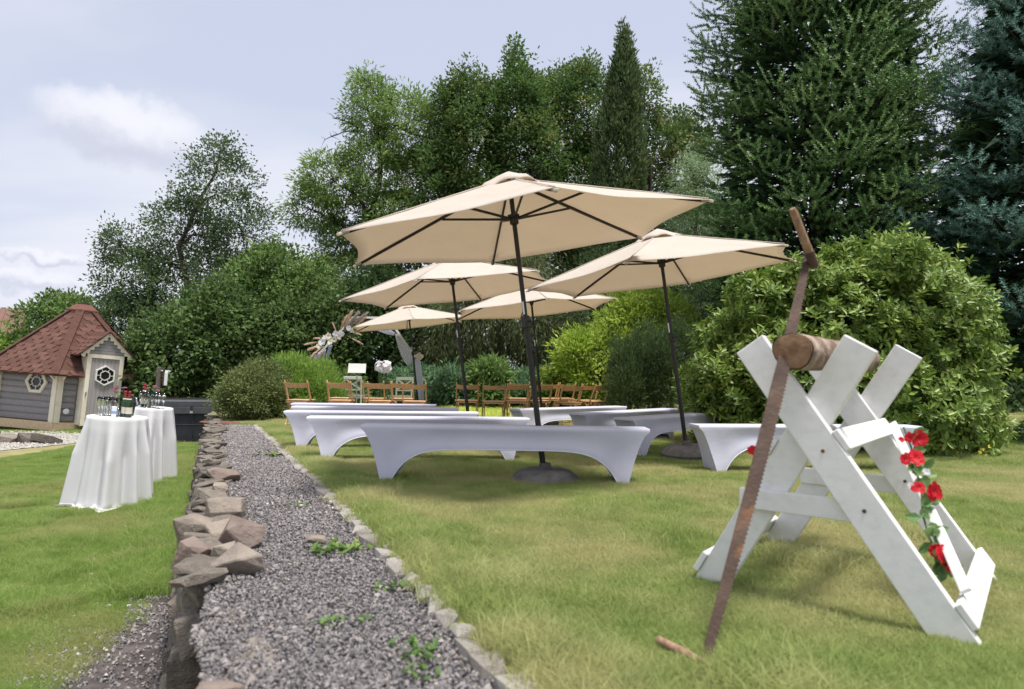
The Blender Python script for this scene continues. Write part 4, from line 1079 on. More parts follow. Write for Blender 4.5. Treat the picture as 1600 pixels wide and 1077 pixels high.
for k in range(6):
    M, ln = facetM(k)
    wl = MB(M).box((0, .045, .22 + (HW - .22) / 2), (ln - .04, .05, HW - .22)).build('wall', 'plank_grey', hut)
    if k in (0, 1, 5):
        for i in range(8):
            z0 = .22 + i * .168
            def seg(xa, xb):
                mb = MB(M); n = len(logs_prof)
                mb.add([(xa, y + .018, z0 + z) for y, z in logs_prof] + [(xb, y + .018, z0 + z) for y, z in logs_prof], [(j, j + 1, n + j + 1, n + j) for j in range(n - 1)] + [tuple(range(n)), tuple(range(2 * n - 1, n - 1, -1))])
                mb.build('log_board', 'plank_grey', wl)
            if k == 0: seg(-ln / 2 + .08, -.46); seg(.46, ln / 2 - .08)
            else: seg(-ln / 2 + .08, ln / 2 - .08)
    MB(M).box((0, -.035, .10), (ln + .05, .05, .22)).build('base_board', 'beige_board', hut)
    c = cor(k, RW + .035); ax = c.normalized()
    pm_ = MB()
    for s in (-1, 1):
        d = (cor(k + s, RW) - cor(k, RW)).normalized(); n = Vector((d.y, -d.x, 0)); n = n if n.dot(ax) > 0 else -n
        pm_.bar(c + d * .06 + Vector((0, 0, .20)) + n * .012, c + d * .06 + Vector((0, 0, HW - .02)) + n * .012, .13, .06, n)
        pm_.bar(c + d * .10 + n * .03 + Vector((0, 0, HW - .26)), c + d * .10 + n * .26 + Vector((0, 0, HW - .07)), .05, .07, (0, 0, 1))
    pm_.build('corner_post', 'cream', hut)
DX0 = .02
# roof: six facets, shingles laid in courses on those that show
RIDGES = []
sh_me = MB().prism([(-.155, .05), (-.155, .0), (-.085, -.105), (.085, -.105), (.155, 0), (.155, .05)], 0, .012).mesh('shingle'); sh_me.materials.append(MATS['shingle'])
for k in range(6):
    a, b = cor(k, RR_), cor(k + 1, RR_); a.z = b.z = EZ; c, d = cor(k + 1, TOPR), cor(k, TOPR); c.z = d.z = HR
    nrm = (b - a).cross(d - a).normalized(); nrm = nrm if nrm.z > 0 else -nrm
    th = .05
    quads = [(a, b, c, d)]
    if k == 0:       # the porch cuts into the eaves
        xd = (b - a).normalized(); md = (a + b) / 2; ud = ((c + d) / 2 - md); tc = (2.05 - EZ) / ud.z
        e0, e1 = md + xd * (DX0 - .47), md + xd * (DX0 + .47); f0, f1 = e0 + ud * tc, e1 + ud * tc
        ga, gb_ = a.lerp(d, tc), b.lerp(c, tc)
        quads = [(a, e0, f0, ga), (e1, b, gb_, f1), (ga, gb_, c, d)]
    rm = MB()
    for qd in quads:
        qb = [v - nrm * th for v in qd]
        rm.add(list(qd) + qb, [(0, 1, 2, 3), (7, 6, 5, 4), (0, 4, 5, 1), (1, 5, 6, 2), (2, 6, 7, 3), (3, 7, 4, 0)])
    rf = rm.build('roof', 'roof_felt', hut)
    if k in (0, 1, 5):
        x = (b - a).normalized(); mid0 = (a + b) / 2; mid1 = (c + d) / 2; up = (mid1 - mid0); sl = up.length; up.normalize()
        wb, wt = (b - a).length, (c - d).length; rowh = .15; i = 0; s = .115
        while s < sl - .03:
            half = (wb + (wt - wb) * (s + .0) / sl) / 2 - .10
            off = (.16 if i % 2 else 0); xx = -math.floor(half / .32) * .32 + off
            while xx < half - .02:
                if abs(xx) < half:
                    if not (k == 0 and abs(xx - DX0) < .60 and s < .95):
                        M = Matrix((x, nrm, up)).transposed().to_4x4(); M.translation = mid0 + up * s + x * xx + nrm * (.004 + .003 * (i % 2) + .001 * random.random())
                        o = bpy.data.objects.new('shingle', sh_me); COL.objects.link(o); o.parent = rf; o.matrix_local = M
                xx += .32
            s += rowh; i += 1
    MB().bar(a + Vector((0, 0, .02)), d + Vector((0, 0, .02)), .20, .022, (a.normalized() * .5 + Vector((0, 0, 1)))).build('ridge_strip', 'roof_felt', rf)
MB().lathe([(.0, HR - .10), (.36, HR - .10), (.42, HR - .05), (.42, HR - .01), (.24, HR + .13), (.22, HR + .155), (0, HR + .16)], 6, M=Matrix.Rotation(R(-102), 4, 'Z')).build('roof_cap', 'cap_red', hut)
MB().tube([(0, 0, HR + .15), (0, 0, HR + .20)], .13, 14).build('chimney', 'roof_felt', hut)
# hexagonal window on the left facet
hexa = lambda r, a0=0: [(r * math.cos(R(60 * i + a0)), r * math.sin(R(60 * i + a0))) for i in range(6)]
def hexwindow(M, cz, r, name, parent, cx=0, y=-.04, fw=.085, a0=0, fmat='cream'):
    Mw = M @ Matrix.Translation((cx, y, cz))
    w = MB(Mw).ring(hexa(r, a0), hexa(r - fw, a0), -.02, .03).build(name, fmat, parent)
    MB(Mw).prism(hexa(r - fw * .9, a0), .012, .018).build('pane', 'dark_glass', w)
    mt = MB(Mw); ri = (r - fw) * .55; pts = hexa(ri, a0); po = hexa(r - fw, a0)
    for i in range(6):
        mt.bar((pts[i][0], 0, pts[i][1]), (pts[(i + 1) % 6][0], 0, pts[(i + 1) % 6][1]), .018, .016, (0, 1, 0))
        a = ((pts[i][0] + pts[(i + 1) % 6][0]) / 2, (pts[i][1] + pts[(i + 1) % 6][1]) / 2); b = ((po[i][0] + po[(i + 1) % 6][0]) / 2, (po[i][1] + po[(i + 1) % 6][1]) / 2)
        mt.bar((a[0], .003, a[1]), (b[0], .003, b[1]), .016, .016, (0, 1, 0))
    mt.build('glazing_bar', fmat, w)
M0, l0_ = facetM(0); M5, l5_ = facetM(5)
hexwindow(M5, 1.22, .33, 'window', hut, cx=.28)
# door in a gabled porch front on the facet to the right
DX = .02; DY = -.40
dw = MB(M0)
dw.bar((DX - .40, DY, .16), (DX - .40, DY, 1.96), .10, .08, (0, 1, 0)).bar((DX + .40, DY, .16), (DX + .40, DY, 1.96), .10, .08, (0, 1, 0)).bar((DX - .45, DY + .003, 2.0), (DX + .45, DY + .003, 2.0), .08, .10, (0, 0, 1)).bar((DX - .45, DY + .003, .20), (DX + .45, DY + .003, .20), .08, .09, (0, 0, 1))
df = dw.build('door_frame', 'cream', hut)
MB(M0).box((DX - .43, -.19, 1.07), (.04, .36, 1.8)).box((DX + .43, -.19, 1.07), (.04, .36, 1.8)).build('door_jamb', 'cream', hut)
dr = MB(M0).box((DX, DY + .022, 1.09), (.70, .03, 1.72)).build('door', 'door_grey', hut)
for i in range(7): MB(M0).box((DX - .30 + i * .10, DY + .002, 1.09), (.094, .014, 1.71), ch=.004).build('plank', 'door_grey', dr)
hexwindow(M0, 1.50, .27, 'door_window', hut, cx=DX + .02, y=DY - .035, fw=.035, a0=30, fmat='white_wood')
MB(M0).tube([(DX - .40, DY - .05, 1.02), (DX - .40, DY - .09, 1.02)], .012, 6).box((DX - .40, DY - .05, 1.0), (.035, .02, .10)).build('handle', 'steel', dr)
gz0, gz1 = 2.0, 2.60
gb = MB(M0).prism([(DX - .52, 2.05), (DX + .52, 2.05), (DX, gz1 - .02)], DY - .02, DY + .02).build('gable', 'plank_grey', hut)
for i in range(5):
    z0 = 2.06 + i * .085; hw = .50 * (1 - (i + .75) / 5.9); MB(M0).box((DX, DY - .028, z0 + .04), (hw * 2, .016, .078), ch=.004).build('board', 'plank_grey', gb)
for s in (-1, 1):
    p0, p1 = Vector((DX + s * .62, DY - .07, gz0 + .0)), Vector((DX, DY - .07, gz1 + .0))
    bb = MB(M0).bar(p0, p1, .03, .085, (0, 0, 1))
    for i in range(6):
        q_ = p0.lerp(p1, (i + .6) / 6.4) + Vector((0, .0, -.055)); bb.lathe([(.045, -.010), (.045, .010)], 10, M=Matrix.Translation(q_) @ Matrix.Rotation(R(90), 4, 'X'))
    bb.build('bargeboard', 'cream', hut)
    n = Vector((s * .5, 0, .62)).normalized()
    a, b = Vector((DX + s * .70, DY - .13, gz0 - .03)), Vector((DX, DY - .13, gz1 + .055)); c, d = b + Vector((0, 1.15, 0)), a + Vector((0, .75, 0))
    a, b, c, d = [q_ + n * .028 for q_ in (a, b, c, d)]
    rp = MB(M0).add([a, b, c, d, a - n * .03, b - n * .03, c - n * .03, d - n * .03], [(0, 1, 2, 3), (7, 6, 5, 4), (0, 4, 5, 1), (1, 5, 6, 2), (2, 6, 7, 3), (3, 7, 4, 0)]).build('porch_roof', 'roof_felt', hut)
    u = (b - a).normalized(); v = Vector((0, 1, 0))
    for i in range(5):
        for j in range(4):
            M = Matrix((v * s, n, u)).transposed().to_4x4(); M.translation = a + u * (.11 + i * .15) + v * (.10 + j * .32 + (.16 if i % 2 else 0) * .8) + n * .003
            if (M.translation - a).dot(v) < .86 + (i * .08):
                o = bpy.data.objects.new('shingle', sh_me); COL.objects.link(o); o.parent = rp; o.matrix_local = M0 @ M
lp_ = MB(M0 @ Matrix.Translation((-.66, -.055, .50)) @ Matrix.Rotation(R(90), 4, 'X')).lathe([(.0, .0), (.07, .0), (.075, .02), (.06, .035), (0, .04)], 16).build('wall_socket', 'white_plastic', hut)
hutbg = None

# ------------------------------------------------------------------ hot tub
tb = tag(empty('hot_tub', (W(283, 690, 16.4).x, 16.6, LOW), (0, 0, .26)), 'dark grey hot tub with a closed padded cover beside the stone wall', 'hot tub')
tw = .93
MB().box((0, 0, .38), (2 * tw - .06, 1.5, .76), ch=.03).build('side_panel', 'tub_side', tb)
for s in (-1, -.33, .33, 1): MB().box((s * (tw - .07), -.755, .38), (.07 if abs(s) == 1 else .03, .03, .70), ch=.006).build('corner_trim', 'tub_side', tb)
cv = MB().box((0, 0, .865), (2 * tw, 1.6, .17), ch=.05).box((0, -.79, .74), (2 * tw - .02, .025, .16), ch=.008).build('cover', 'tub_cover', tb)
MB().box((.25, -.80, .76), (.05, .02, .16)).box((-.45, -.80, .76), (.05, .02, .16)).build('strap', 'dark_plastic', cv); MB().box((.25, -.815, .70), (.06, .02, .05)).build('buckle', 'steel', cv)
rl = MB(); z = 1.0
rl.tube([(-tw - .06, -.84, .42), (tw + .10, -.84, .42)], .016, 8).tube([(-tw, -.80, z), (tw + .06, -.80, z), (tw + .12, -.78, z - .06), (tw + .12, -.80, .04)], .018, 8).tube([(tw + .06, -.8, z), (tw + .06, .7, z)], .016, 8)
rl.build('cover_rail', 'black_metal', tb)
MB().tube([(tw + .16, -.85, .10), (tw + .18, -.8, .6), (tw + .26, -.7, .85), (tw + .40, -.6, .93)], .018, 8).build('hose', 'cream', tb)
ps = tag(empty('post', (W(243, 600, 18.0).x, 18.0, LOW), (0, R(3), 0)), 'grey post with a white and a dark strip hanging from it behind the hot tub', 'post')
MB().box((0, 0, .85), (.09, .09, 1.7), ch=.008).build('shaft', 'shed_dark', ps); MB().box((.13, 0, 1.45), (.05, .03, .42)).build('dark_strip', 'roof_felt', ps); MB().box((.20, -.03, 1.42), (.08, .05, .36), ch=.015).box((.17, 0, 1.62), (.24, .03, .03)).build('white_strip', 'white_plastic', ps)

# ------------------------------------------------------------------ flower arch
AD = 17.9
arch_px = [(499, 640), (496, 556), (552, 496), (606, 497), (650, 560), (657, 640)]
P = [W(x, y, AD) for x, y in arch_px]; zg = gz(AD)
P[0].z = zg; P[-1].z = zg
ao = Vector(((P[0].x + P[-1].x) / 2, AD, zg)); arch = tag(empty('wedding_arch', ao), 'pale wooden wedding arch standing at the end of the aisle', 'arch')
for k in range(5):
    MB().bar(P[k] - ao, P[k + 1] - ao, .05, .05, (0, 1, 0)).build('post' if k in (0, 4) else 'beam', 'white_wood', arch)
def drape(name, rows, mat, label, amp=.02, waves=5, depth=.0):
    """cloth through rows of (left px, right px) pairs given in the arch's plane"""
    n = 22; vs = []; fs = []
    for i, (a, b) in enumerate(rows):
        A_, B_ = W(*a, AD - .06 - depth), W(*b, AD - .06 - depth)
        for j in range(n + 1):
            w = j / n; q_ = A_.lerp(B_, w); q_.y -= amp * math.sin(w * waves * 6.28 + i * .3) * (.5 + .5 * i / max(1, len(rows) - 1)); vs.append(q_)
    for i in range(len(rows) - 1):
        for j in range(n): b = i * (n + 1) + j; fs.append((b, b + 1, b + n + 2, b + n + 1))
    o = MB().add(vs, fs).build(name, mat, None, smooth='all')
    c = sum((Vector(v) for v in vs), Vector()) / len(vs); o.data.transform(Matrix.Translation(-c)); o.location = c
    s = o.modifiers.new('cloth', 'SOLIDIFY'); s.thickness = .004
    sd_ = o.modifiers.new('smooth', 'SUBSURF'); sd_.levels = 1; sd_.render_levels = 1
    tag(o, label, 'drape', 'sheer drapes on the arch')
drape('drape', [((580, 511), (582, 514)), ((594, 510), (592, 518)), ((608, 514), (604, 523)), ((619, 521), (616, 525))], 'sheer', 'sheer white cloth slung along the top right beam of the arch')
drape('drape', [((617, 521), (621, 522)), ((620, 535), (634, 536)), ((625, 552), (645, 550)), ((631, 566), (649, 562)), ((639, 573), (644, 567))], 'sheer', 'sheer white cloth bulging down to a point beside the right post of the arch')
drape('drape', [((648, 560), (656, 560)), ((649, 580), (660, 580)), ((653, 605), (662, 604)), ((655, 632), (663, 632))], 'sheer', 'sheer white cloth hanging straight down the right post of the arch')
drape('drape', [((494, 552), (500, 550)), ((488, 562), (502, 562)), ((483, 572), (501, 574)), ((487, 580), (497, 580))], 'sheer', 'sheer white cloth fluttering at the left post below the pampas', amp=.05)
drape('drape', [((501, 548), (510, 545)), ((500, 565), (506, 565)), ((500, 585), (504, 585)), ((501, 604), (503, 604))], 'blue_sheer', 'pale blue cloth strip hanging down the left post of the arch')
drape('drape', [((514, 540), (520, 539)), ((511, 552), (516, 552)), ((507, 566), (511, 567))], 'blue_sheer', 'short pale blue cloth end hanging free beside the left post')
sw = tag(empty('flower_swag', W(523, 528, AD - .15)), 'swag of white roses and pampas plumes tied to the left of the arch', 'flowers'); so = sw.location
rr = random.Random(21)
def plume(a, b, wdt, mat, seed):
    r = random.Random(seed); A_, B_ = W(*a, AD - .16) - so, W(*b, AD - .2) - so; d = (B_ - A_); ln = d.length; d.normalize()
    m = MB().tube([A_, A_.lerp(B_, .5), B_], [.005, .004, .002], 4)
    for k in range(240):
        t = .18 + .8 * r.random(); p = A_ + d * ln * t; wv = wdt * math.sin(math.pi * min(1, (t - .1) * 1.05)) ** .6
        v = Vector((r.gauss(0, 1), r.gauss(0, 1), r.gauss(0, 1))); v = (v - d * v.dot(d)).normalized()
        e = p + d * .10 * r.uniform(.5, 1.2) + v * wv * 1.35 * r.uniform(.4, 1); s = d.cross(v) * .016
        m.add([p - s, p + s, e], [(0, 1, 2)])
    m.build('pampas_plume', mat, sw)
for i, (a, b, w_, mt) in enumerate((((535, 520), (549, 488), .07, 'pampas'), ((538, 518), (560, 488), .08, 'pampas_grey'), ((540, 515), (572, 490), .07, 'pampas_grey'), ((530, 520), (541, 496), .06, 'pampas'), ((545, 520), (570, 497), .06, 'pampas'), ((528, 524), (521, 508), .025, 'pampas'),
        ((541, 524), (563, 536), .03, 'pampas'), ((505, 533), (479, 538), .035, 'pampas'), ((505, 538), (484, 546), .05, 'pampas'), ((506, 540), (487, 558), .06, 'pampas'), ((508, 542), (500, 560), .05, 'pampas'), ((546, 518), (560, 522), .03, 'pampas'), ((512, 530), (495, 529), .03, 'pampas'))):
    plume(a, b, w_, mt, 40 + i)
for i, (x, y, r, mt) in enumerate(((504, 535, .10, 'white_petal'), (513, 526, .09, 'cream_petal'), (516, 535, .08, 'cream_petal'), (522, 531, .075, 'cream_petal'), (525, 522, .085, 'white_petal'), (531, 526, .075, 'cream_petal'), (534, 522, .07, 'white_petal'), (545, 513, .07, 'white_petal'), (550, 517, .06, 'cream_petal'), (508, 528, .07, 'white_petal'), (498, 541, .07, 'cream_petal'))):
    m = MB(); petal_flower(m, W(x, y, AD - .28 - .02 * (i % 3)) - so, (rr.uniform(-.4, .4), -1, rr.uniform(-.2, .5)), r, 8, 4, i, .55); m.build('rose', mt, sw)
m = MB()
for k in range(16): leaf_shape(m, W(rr.uniform(500, 552), rr.uniform(518, 538), AD - .2) - so, (rr.uniform(-1, 1), -.3, rr.uniform(-1, 1)), (0, -1, 0), .10, .02)
m.build('leaves', 'leaf_droop', sw)['kind'] = 'stuff'
cs = tag(empty('flower_cluster', W(655, 558, AD - .1)), 'small cluster of cream flowers at the top of the right arch post', 'flowers'); so2 = cs.location
for i, (x, y, r) in enumerate(((652, 557, .06), (656, 560, .06), (659, 557, .05), (655, 554, .05))):
    m = MB(); petal_flower(m, W(x, y, AD - .16) - so2, (.1 * (i - 1), -1, .2), r, 8, 3, i, .5); m.build('rose', 'cream_petal', cs)
# white flower ball in a white pot
ag = tag(empty('potted_flowers', (W(600, 600, 14.9).x, 14.9, gz(17)), scale=.87), 'tall white ball of lily flowers on green stems in a white pot', 'flowers'); base = ag.location
MB().box((0, 0, .12), (.42, .34, .24), ch=.01).box((0, 0, .23), (.46, .38, .05), ch=.006).build('pot', 'white_wood', ag)
ctr = (W(599.5, 573, 14.9) - base) / .87; st = MB(); lf = MB()
for k in range(46):
    v = Vector((rr.gauss(0, 1), rr.gauss(0, 1), rr.gauss(0, .85))); v.normalize(); v *= rr.uniform(.55, 1)
    p = ctr + Vector((v.x * .20, v.y * .18, v.z * .155)); m = MB(); petal_flower(m, p, v + Vector((0, -.3, .3)), .062, 6, 1, k, .5); m.build('flower', 'white_petal', ag)
for k in range(14):
    x = rr.uniform(-.09, .09); st.tube([(x, rr.uniform(-.08, .08), .2), (x * 1.4 + ctr.x, ctr.y + rr.uniform(-.08, .08), ctr.z)], .008, 5)
    leaf_shape(lf, Vector((x, 0, .24)), (rr.uniform(-.6, .6), rr.uniform(-.6, .6), 1), (0, -1, .2), rr.uniform(.3, .5), .025)
st.build('stems', 'stem_green', ag)['kind'] = 'stuff'; lf.build('leaves', 'stem_green', ag)['kind'] = 'stuff'

# ------------------------------------------------------------------ a neighbour's roof beyond the garden
hs = tag(empty('neighbour_house', (W(0, 560, 44).x - 3.2, 44, LOW), (0, 0, .5)), "neighbour's house with a brown tiled roof behind the cabin at the left edge", 'house')
MB().box((0, 0, 1.7), (7, 6, 3.4)).build('wall', 'house_wall', hs)
MB().box((-1.5, -3.02, 1.9), (1.2, .08, 1.2)).box((1.5, -3.02, 1.9), (1.2, .08, 1.2)).build('window', 'dark_glass', hs)
zr, ze, yo = 5.3, 3.3, 3.4
rf = MB().prism([(-yo, ze), (yo, ze), (0, zr)], -3.9, 3.9, Matrix.Rotation(R(90), 4, 'Z')).build('roof', 'tile_roof', hs)
tl = MB(); rn = 11
for s in (-1, 1):
    for i in range(rn):
        t = (i + .1) / rn; z = ze + (zr - ze) * t; y = s * yo * (1 - t)
        for j in range(24):
            x = -3.8 + j * .325
            tl.bar((x, y, z + .03), (x, y - s * .33, z + .03 + .195), .26, .05, (0, s, 1))
tl.build('tiles', 'tile_roof', rf)['kind'] = 'stuff'
MB().box((.8, .3, 5.4), (.5, .5, 1.0), ch=.02).build('chimney', 'house_wall', hs)
# ------------------------------------------------------------------ trees and shrubs
def norm(v): return v / np.maximum(1e-6, np.linalg.norm(v, axis=-1, keepdims=True))
def leaves_mesh(P, Dv, Nv, Ln, Wd, fold=.25):
    """one small folded leaf per row: four corners, two triangles' worth of quad"""
    Dv = norm(Dv); Nv = norm(Nv - Dv * (Nv * Dv).sum(1, keepdims=True)); Sv = np.cross(Dv, Nv)
    Ln = Ln[:, None]; Wd = Wd[:, None]
    a = P; m = P + Dv * Ln * .45 + Nv * Wd * fold; t = P + Dv * Ln - Nv * Ln * .12
    V = np.stack([a, m + Sv * Wd * .5, t, m - Sv * Wd * .5], 1).reshape(-1, 3)
    return arrays_mesh('crown', V, np.arange(len(V)).reshape(-1, 4), 4)
def clumps(r, blobs, n, shell=.55, cull=None):
    """clump centres through the outer part of a union of ellipsoids"""
    B = np.array([(*b[:3], *(b[3:6] if len(b) >= 6 else (b[3],) * 3)) for b in blobs], float)
    wt = (B[:, 3] * B[:, 4] + B[:, 4] * B[:, 5] + B[:, 3] * B[:, 5]); wt /= wt.sum()
    k = r.choice(len(B), n * 2, p=wt)
    d = norm(r.normal(size=(n * 2, 3))); rad = (shell ** 3 + (1 - shell ** 3) * r.random(n * 2)) ** (1 / 3)
    rad *= 1 + .13 * np.sin(d[:, 0] * 5 + k) * np.cos(d[:, 2] * 6 + k * 2) + .07 * np.sin(d[:, 1] * 11 + d[:, 2] * 9 + k)
    sp = r.random(n * 2) < .07; rad = np.where(sp, rad * r.uniform(1.04, 1.22, n * 2), rad)
    P = B[k, :3] + d * rad[:, None] * B[k, 3:6]
    ins = np.zeros(len(P), int)
    for b in B: ins += (((P - b[:3]) / b[3:6]) ** 2).sum(1) < .40
    ok = ins == 0
    if cull is not None: ok &= cull(P)
    P, d = P[ok][:n], d[ok][:n]
    return P, d
def limb(mb, a, b, r0, r1, r, sag=.12, seg=6, n=6):
    a, b = np.array(a, float), np.array(b, float); L_ = np.linalg.norm(b - a)
    off = r.normal(size=3) * L_ * .10; off[2] = abs(off[2]) * .5 + L_ * sag
    pts = []; rad = []
    for i in range(seg + 1):
        t = i / seg; p = a + (b - a) * t + off * math.sin(math.pi * t) * (1 - .4 * t); p = p + r.normal(size=3) * L_ * .012 * (0 < i < seg)
        pts.append(tuple(p)); rad.append(r0 + (r1 - r0) * t ** .8)
    mb.tube(pts, rad, n); return [np.array(p) for p in pts]
def tree(name, label, cat, base, blobs, mat, seed, ncl, per, cr, ll, lw, trunk_r=.15, bark='trunk_bark', group=None, up=.15, droop=0.0, shell=.5, twigs=.5, fork=.35, lsc=(1, 1, .8), bare=(), mats2=None, out_bias=.6, cull=None, trunk_top=None):
    """base and blobs in world space; blobs are (x, y, z, rx, ry, rz)"""
    r = np.random.default_rng(seed); base = np.array(base, float)
    root = tag(empty(name, base), label, cat, group)
    bl = [(b[0] - base[0], b[1] - base[1], b[2] - base[2], *b[3:]) for b in blobs]
    C, dv = clumps(r, bl, ncl, shell, cull)
    top = max(bl, key=lambda b: b[2]); mb = MB()
    tt = np.array(trunk_top) - base if trunk_top is not None else np.array([top[0], top[1], top[2] + top[-1] * .35])
    main = limb(mb, (0, 0, -.1), tt, trunk_r, trunk_r * .16, r, .0, 9, 9)
    ends = []
    for b in bl:
        c = np.array(b[:3]); i = max(1, int(len(main) * fork)); z = np.array([p[2] for p in main])
        j = int(np.clip(np.searchsorted(z, c[2] - .55 * np.linalg.norm(c[:2] - main[i][:2])), i, len(main) - 2))
        ends.append((limb(mb, main[j], c, trunk_r * .42 * (1 - j / len(main) * .5), trunk_r * .10, r, .05, 6, 6), b))
    nt_ = int(len(C) * twigs); pick = r.choice(len(C), min(nt_, 420), replace=False) if nt_ else []
    allp = np.array([p for e, _ in ends for p in e[2:]] + main[int(len(main) * .5):])
    for i in pick:
        d2 = ((allp - C[i]) ** 2).sum(1); limb(mb, allp[d2.argmin()], C[i], max(.008, trunk_r * .07), .004, r, .06, 4, 4)
    for q_ in bare:        # dead, leafless twigs
        a, b = np.array(q_[0]) - base, np.array(q_[1]) - base; pts = limb(mb, a, b, .045, .012, r, .1, 6, 5)
        for k in range(10):
            j = r.integers(2, 7); e = pts[j] + r.normal(size=3) * .45 * np.linalg.norm(b - a) * .4; limb(mb, pts[j], e, .014, .004, r, .1, 3, 4)
    mb.build('trunk', bark, root, smooth='all')
    n = len(C) * per
    off = r.normal(size=(len(C), per, 3)); off *= (r.random((len(C), per, 1)) ** .33) / np.maximum(.2, np.linalg.norm(off, axis=2, keepdims=True))
    crs = cr * r.uniform(.6, 1.35, (len(C), 1, 1))
    P = (C[:, None, :] + off * crs * np.array(lsc)).reshape(-1, 3)
    D_ = (off + dv[:, None, :] * out_bias + np.array([0, 0, up - droop])).reshape(-1, 3) + r.normal(size=(n, 3)) * .45
    Nn = r.normal(size=(n, 3)) * .6 + np.array([0, 0, 1.0]) + dv.repeat(per, 0) * .4
    me = leaves_mesh(P, D_, Nn, ll * r.uniform(.6, 1.25, n), lw * r.uniform(.7, 1.2, n))
    me.materials.append(MATS[mat])
    if mats2:
        me.materials.append(MATS[mats2[0]]); sel = (r.random(len(C)) < mats2[1]).repeat(per)
        me.polygons.foreach_set('material_index', sel.astype(np.int32))
    link('crown', me, None, root)
    return root
def px_blob(x0, x1, y0, y1, d, ry=None, dy=0):
    """ellipsoid filling a box of the photo at distance d"""
    a, b = W((x0 + x1) / 2, (y0 + y1) / 2, d), W(x1, (y0 + y1) / 2, d); c = W((x0 + x1) / 2, y0, d)
    rx = (b - a).length; rz = (c - a).length
    return (a.x, a.y + dy, a.z, rx, ry or (rx + rz) / 2, rz)
def gpt(px, d, z=None): p = W(px, 600, d); return (p.x, d, (gz(d) if z is None else z))

# left: airy dark birch behind the hedge
tree('birch_tree', 'slender airy birch with small dark leaves and see-through top, left of the ash', 'tree', gpt(335, 25, LOW),
     [px_blob(285, 400, 225, 380, 25), px_blob(225, 345, 300, 440, 25.4), px_blob(330, 425, 290, 440, 25), px_blob(150, 260, 385, 500, 25.3), px_blob(215, 400, 370, 540, 25), px_blob(320, 365, 215, 270, 25), px_blob(160, 215, 350, 420, 25), px_blob(300, 420, 400, 560, 24.6)],
     'leaf_birch', 1, 1250, 24, .40, .115, .075, .17, twigs=.42, shell=.25, up=.1, trunk_top=tuple(W(345, 232, 25)))
# the hedge of hazels, hornbeams and dogwood behind tub and arch
HG = 'leafy shrubs of the boundary hedge behind the arch and the hot tub'
def hedge(label, base, blobs, mat, seed, ncl=700, per=20, cr=.34, ll=.16, lw=.10, name='hazel_bush', **k):
    return tree(name, label, 'shrub', base, blobs, mat, seed, ncl, per, cr, ll, lw, .07, group=HG, twigs=.15, shell=.72, fork=.15, **k)
hedge('bright green broad leaved bush with low crown right behind the hot tub', gpt(300, 21, LOW), [px_blob(215, 345, 470, 700, 20.6, 1.5), px_blob(290, 400, 440, 640, 21, 1.6), px_blob(180, 300, 520, 700, 20.4, 1.2)], 'leaf_hazel', 2, 1000)
hedge('tall mid green bush with a rounded top standing between the birch and the ash', gpt(420, 23, LOW), [px_blob(345, 470, 395, 620, 23, 1.8), px_blob(420, 545, 410, 620, 23, 1.8), px_blob(390, 480, 385, 480, 23.4, 1.4)], 'leaf_hedge', 3, 1000)
hedge('dark green bush directly behind the round bushes and the left of the flower arch', gpt(450, 21.6, gz(20)), [px_blob(385, 510, 470, 640, 21.6, 1.4), px_blob(470, 570, 450, 640, 21.8, 1.4)], 'leaf_hazel', 4, 800)
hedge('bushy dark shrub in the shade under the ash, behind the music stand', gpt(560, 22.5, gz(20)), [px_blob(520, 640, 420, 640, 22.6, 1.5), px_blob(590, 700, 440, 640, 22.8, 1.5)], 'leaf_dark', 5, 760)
hedge('dull dark bush rising directly behind the cabin roof and its cap', gpt(170, 24.5, LOW), [px_blob(130, 250, 450, 660, 24.5, 1.6), px_blob(85, 180, 500, 680, 24.5, 1.4)], 'leaf_birch', 6, 800, ll=.12, lw=.08)
hedge('loose bright bush with upright shoots to the left of the cabin cap', gpt(70, 26, LOW), [px_blob(35, 120, 470, 620, 26, 1.5), px_blob(60, 110, 462, 520, 26), px_blob(100, 140, 458, 560, 26, 1.2)], 'leaf_hedge', 7, 460, ll=.17, lw=.10)
hedge('low green bush at the very left edge below the tiled roof', gpt(10, 25, LOW), [px_blob(-60, 45, 520, 680, 25, 1.6)], 'leaf_broom', 8, 400)
# ash with visible limbs
tree('ash_tree', 'tall open ash tree with pale feathery leaves and visible dark limbs', 'tree', gpt(655, 29, gz(20)),
     [px_blob(545, 615, 115, 230, 29), px_blob(590, 690, 145, 260, 29), px_blob(470, 575, 240, 330, 28.6), px_blob(445, 530, 295, 360, 28.4), px_blob(530, 640, 210, 330, 29), px_blob(560, 680, 290, 400, 29), px_blob(490, 570, 340, 420, 29.3), px_blob(640, 740, 150, 300, 29.5), px_blob(480, 640, 380, 520, 29.6), px_blob(556, 592, 108, 150, 29)],
     'leaf_ash', 11, 1150, 40, .44, .20, .06, .30, twigs=.3, shell=.35, droop=.25, lsc=(1.1, 1.1, .55), fork=.3, trunk_top=tuple(W(590, 160, 29)),
     bare=[(tuple(W(560, 205, 28.8)), tuple(W(508, 218, 28.4))), (tuple(W(560, 200, 28.8)), tuple(W(520, 185, 28.4)))])
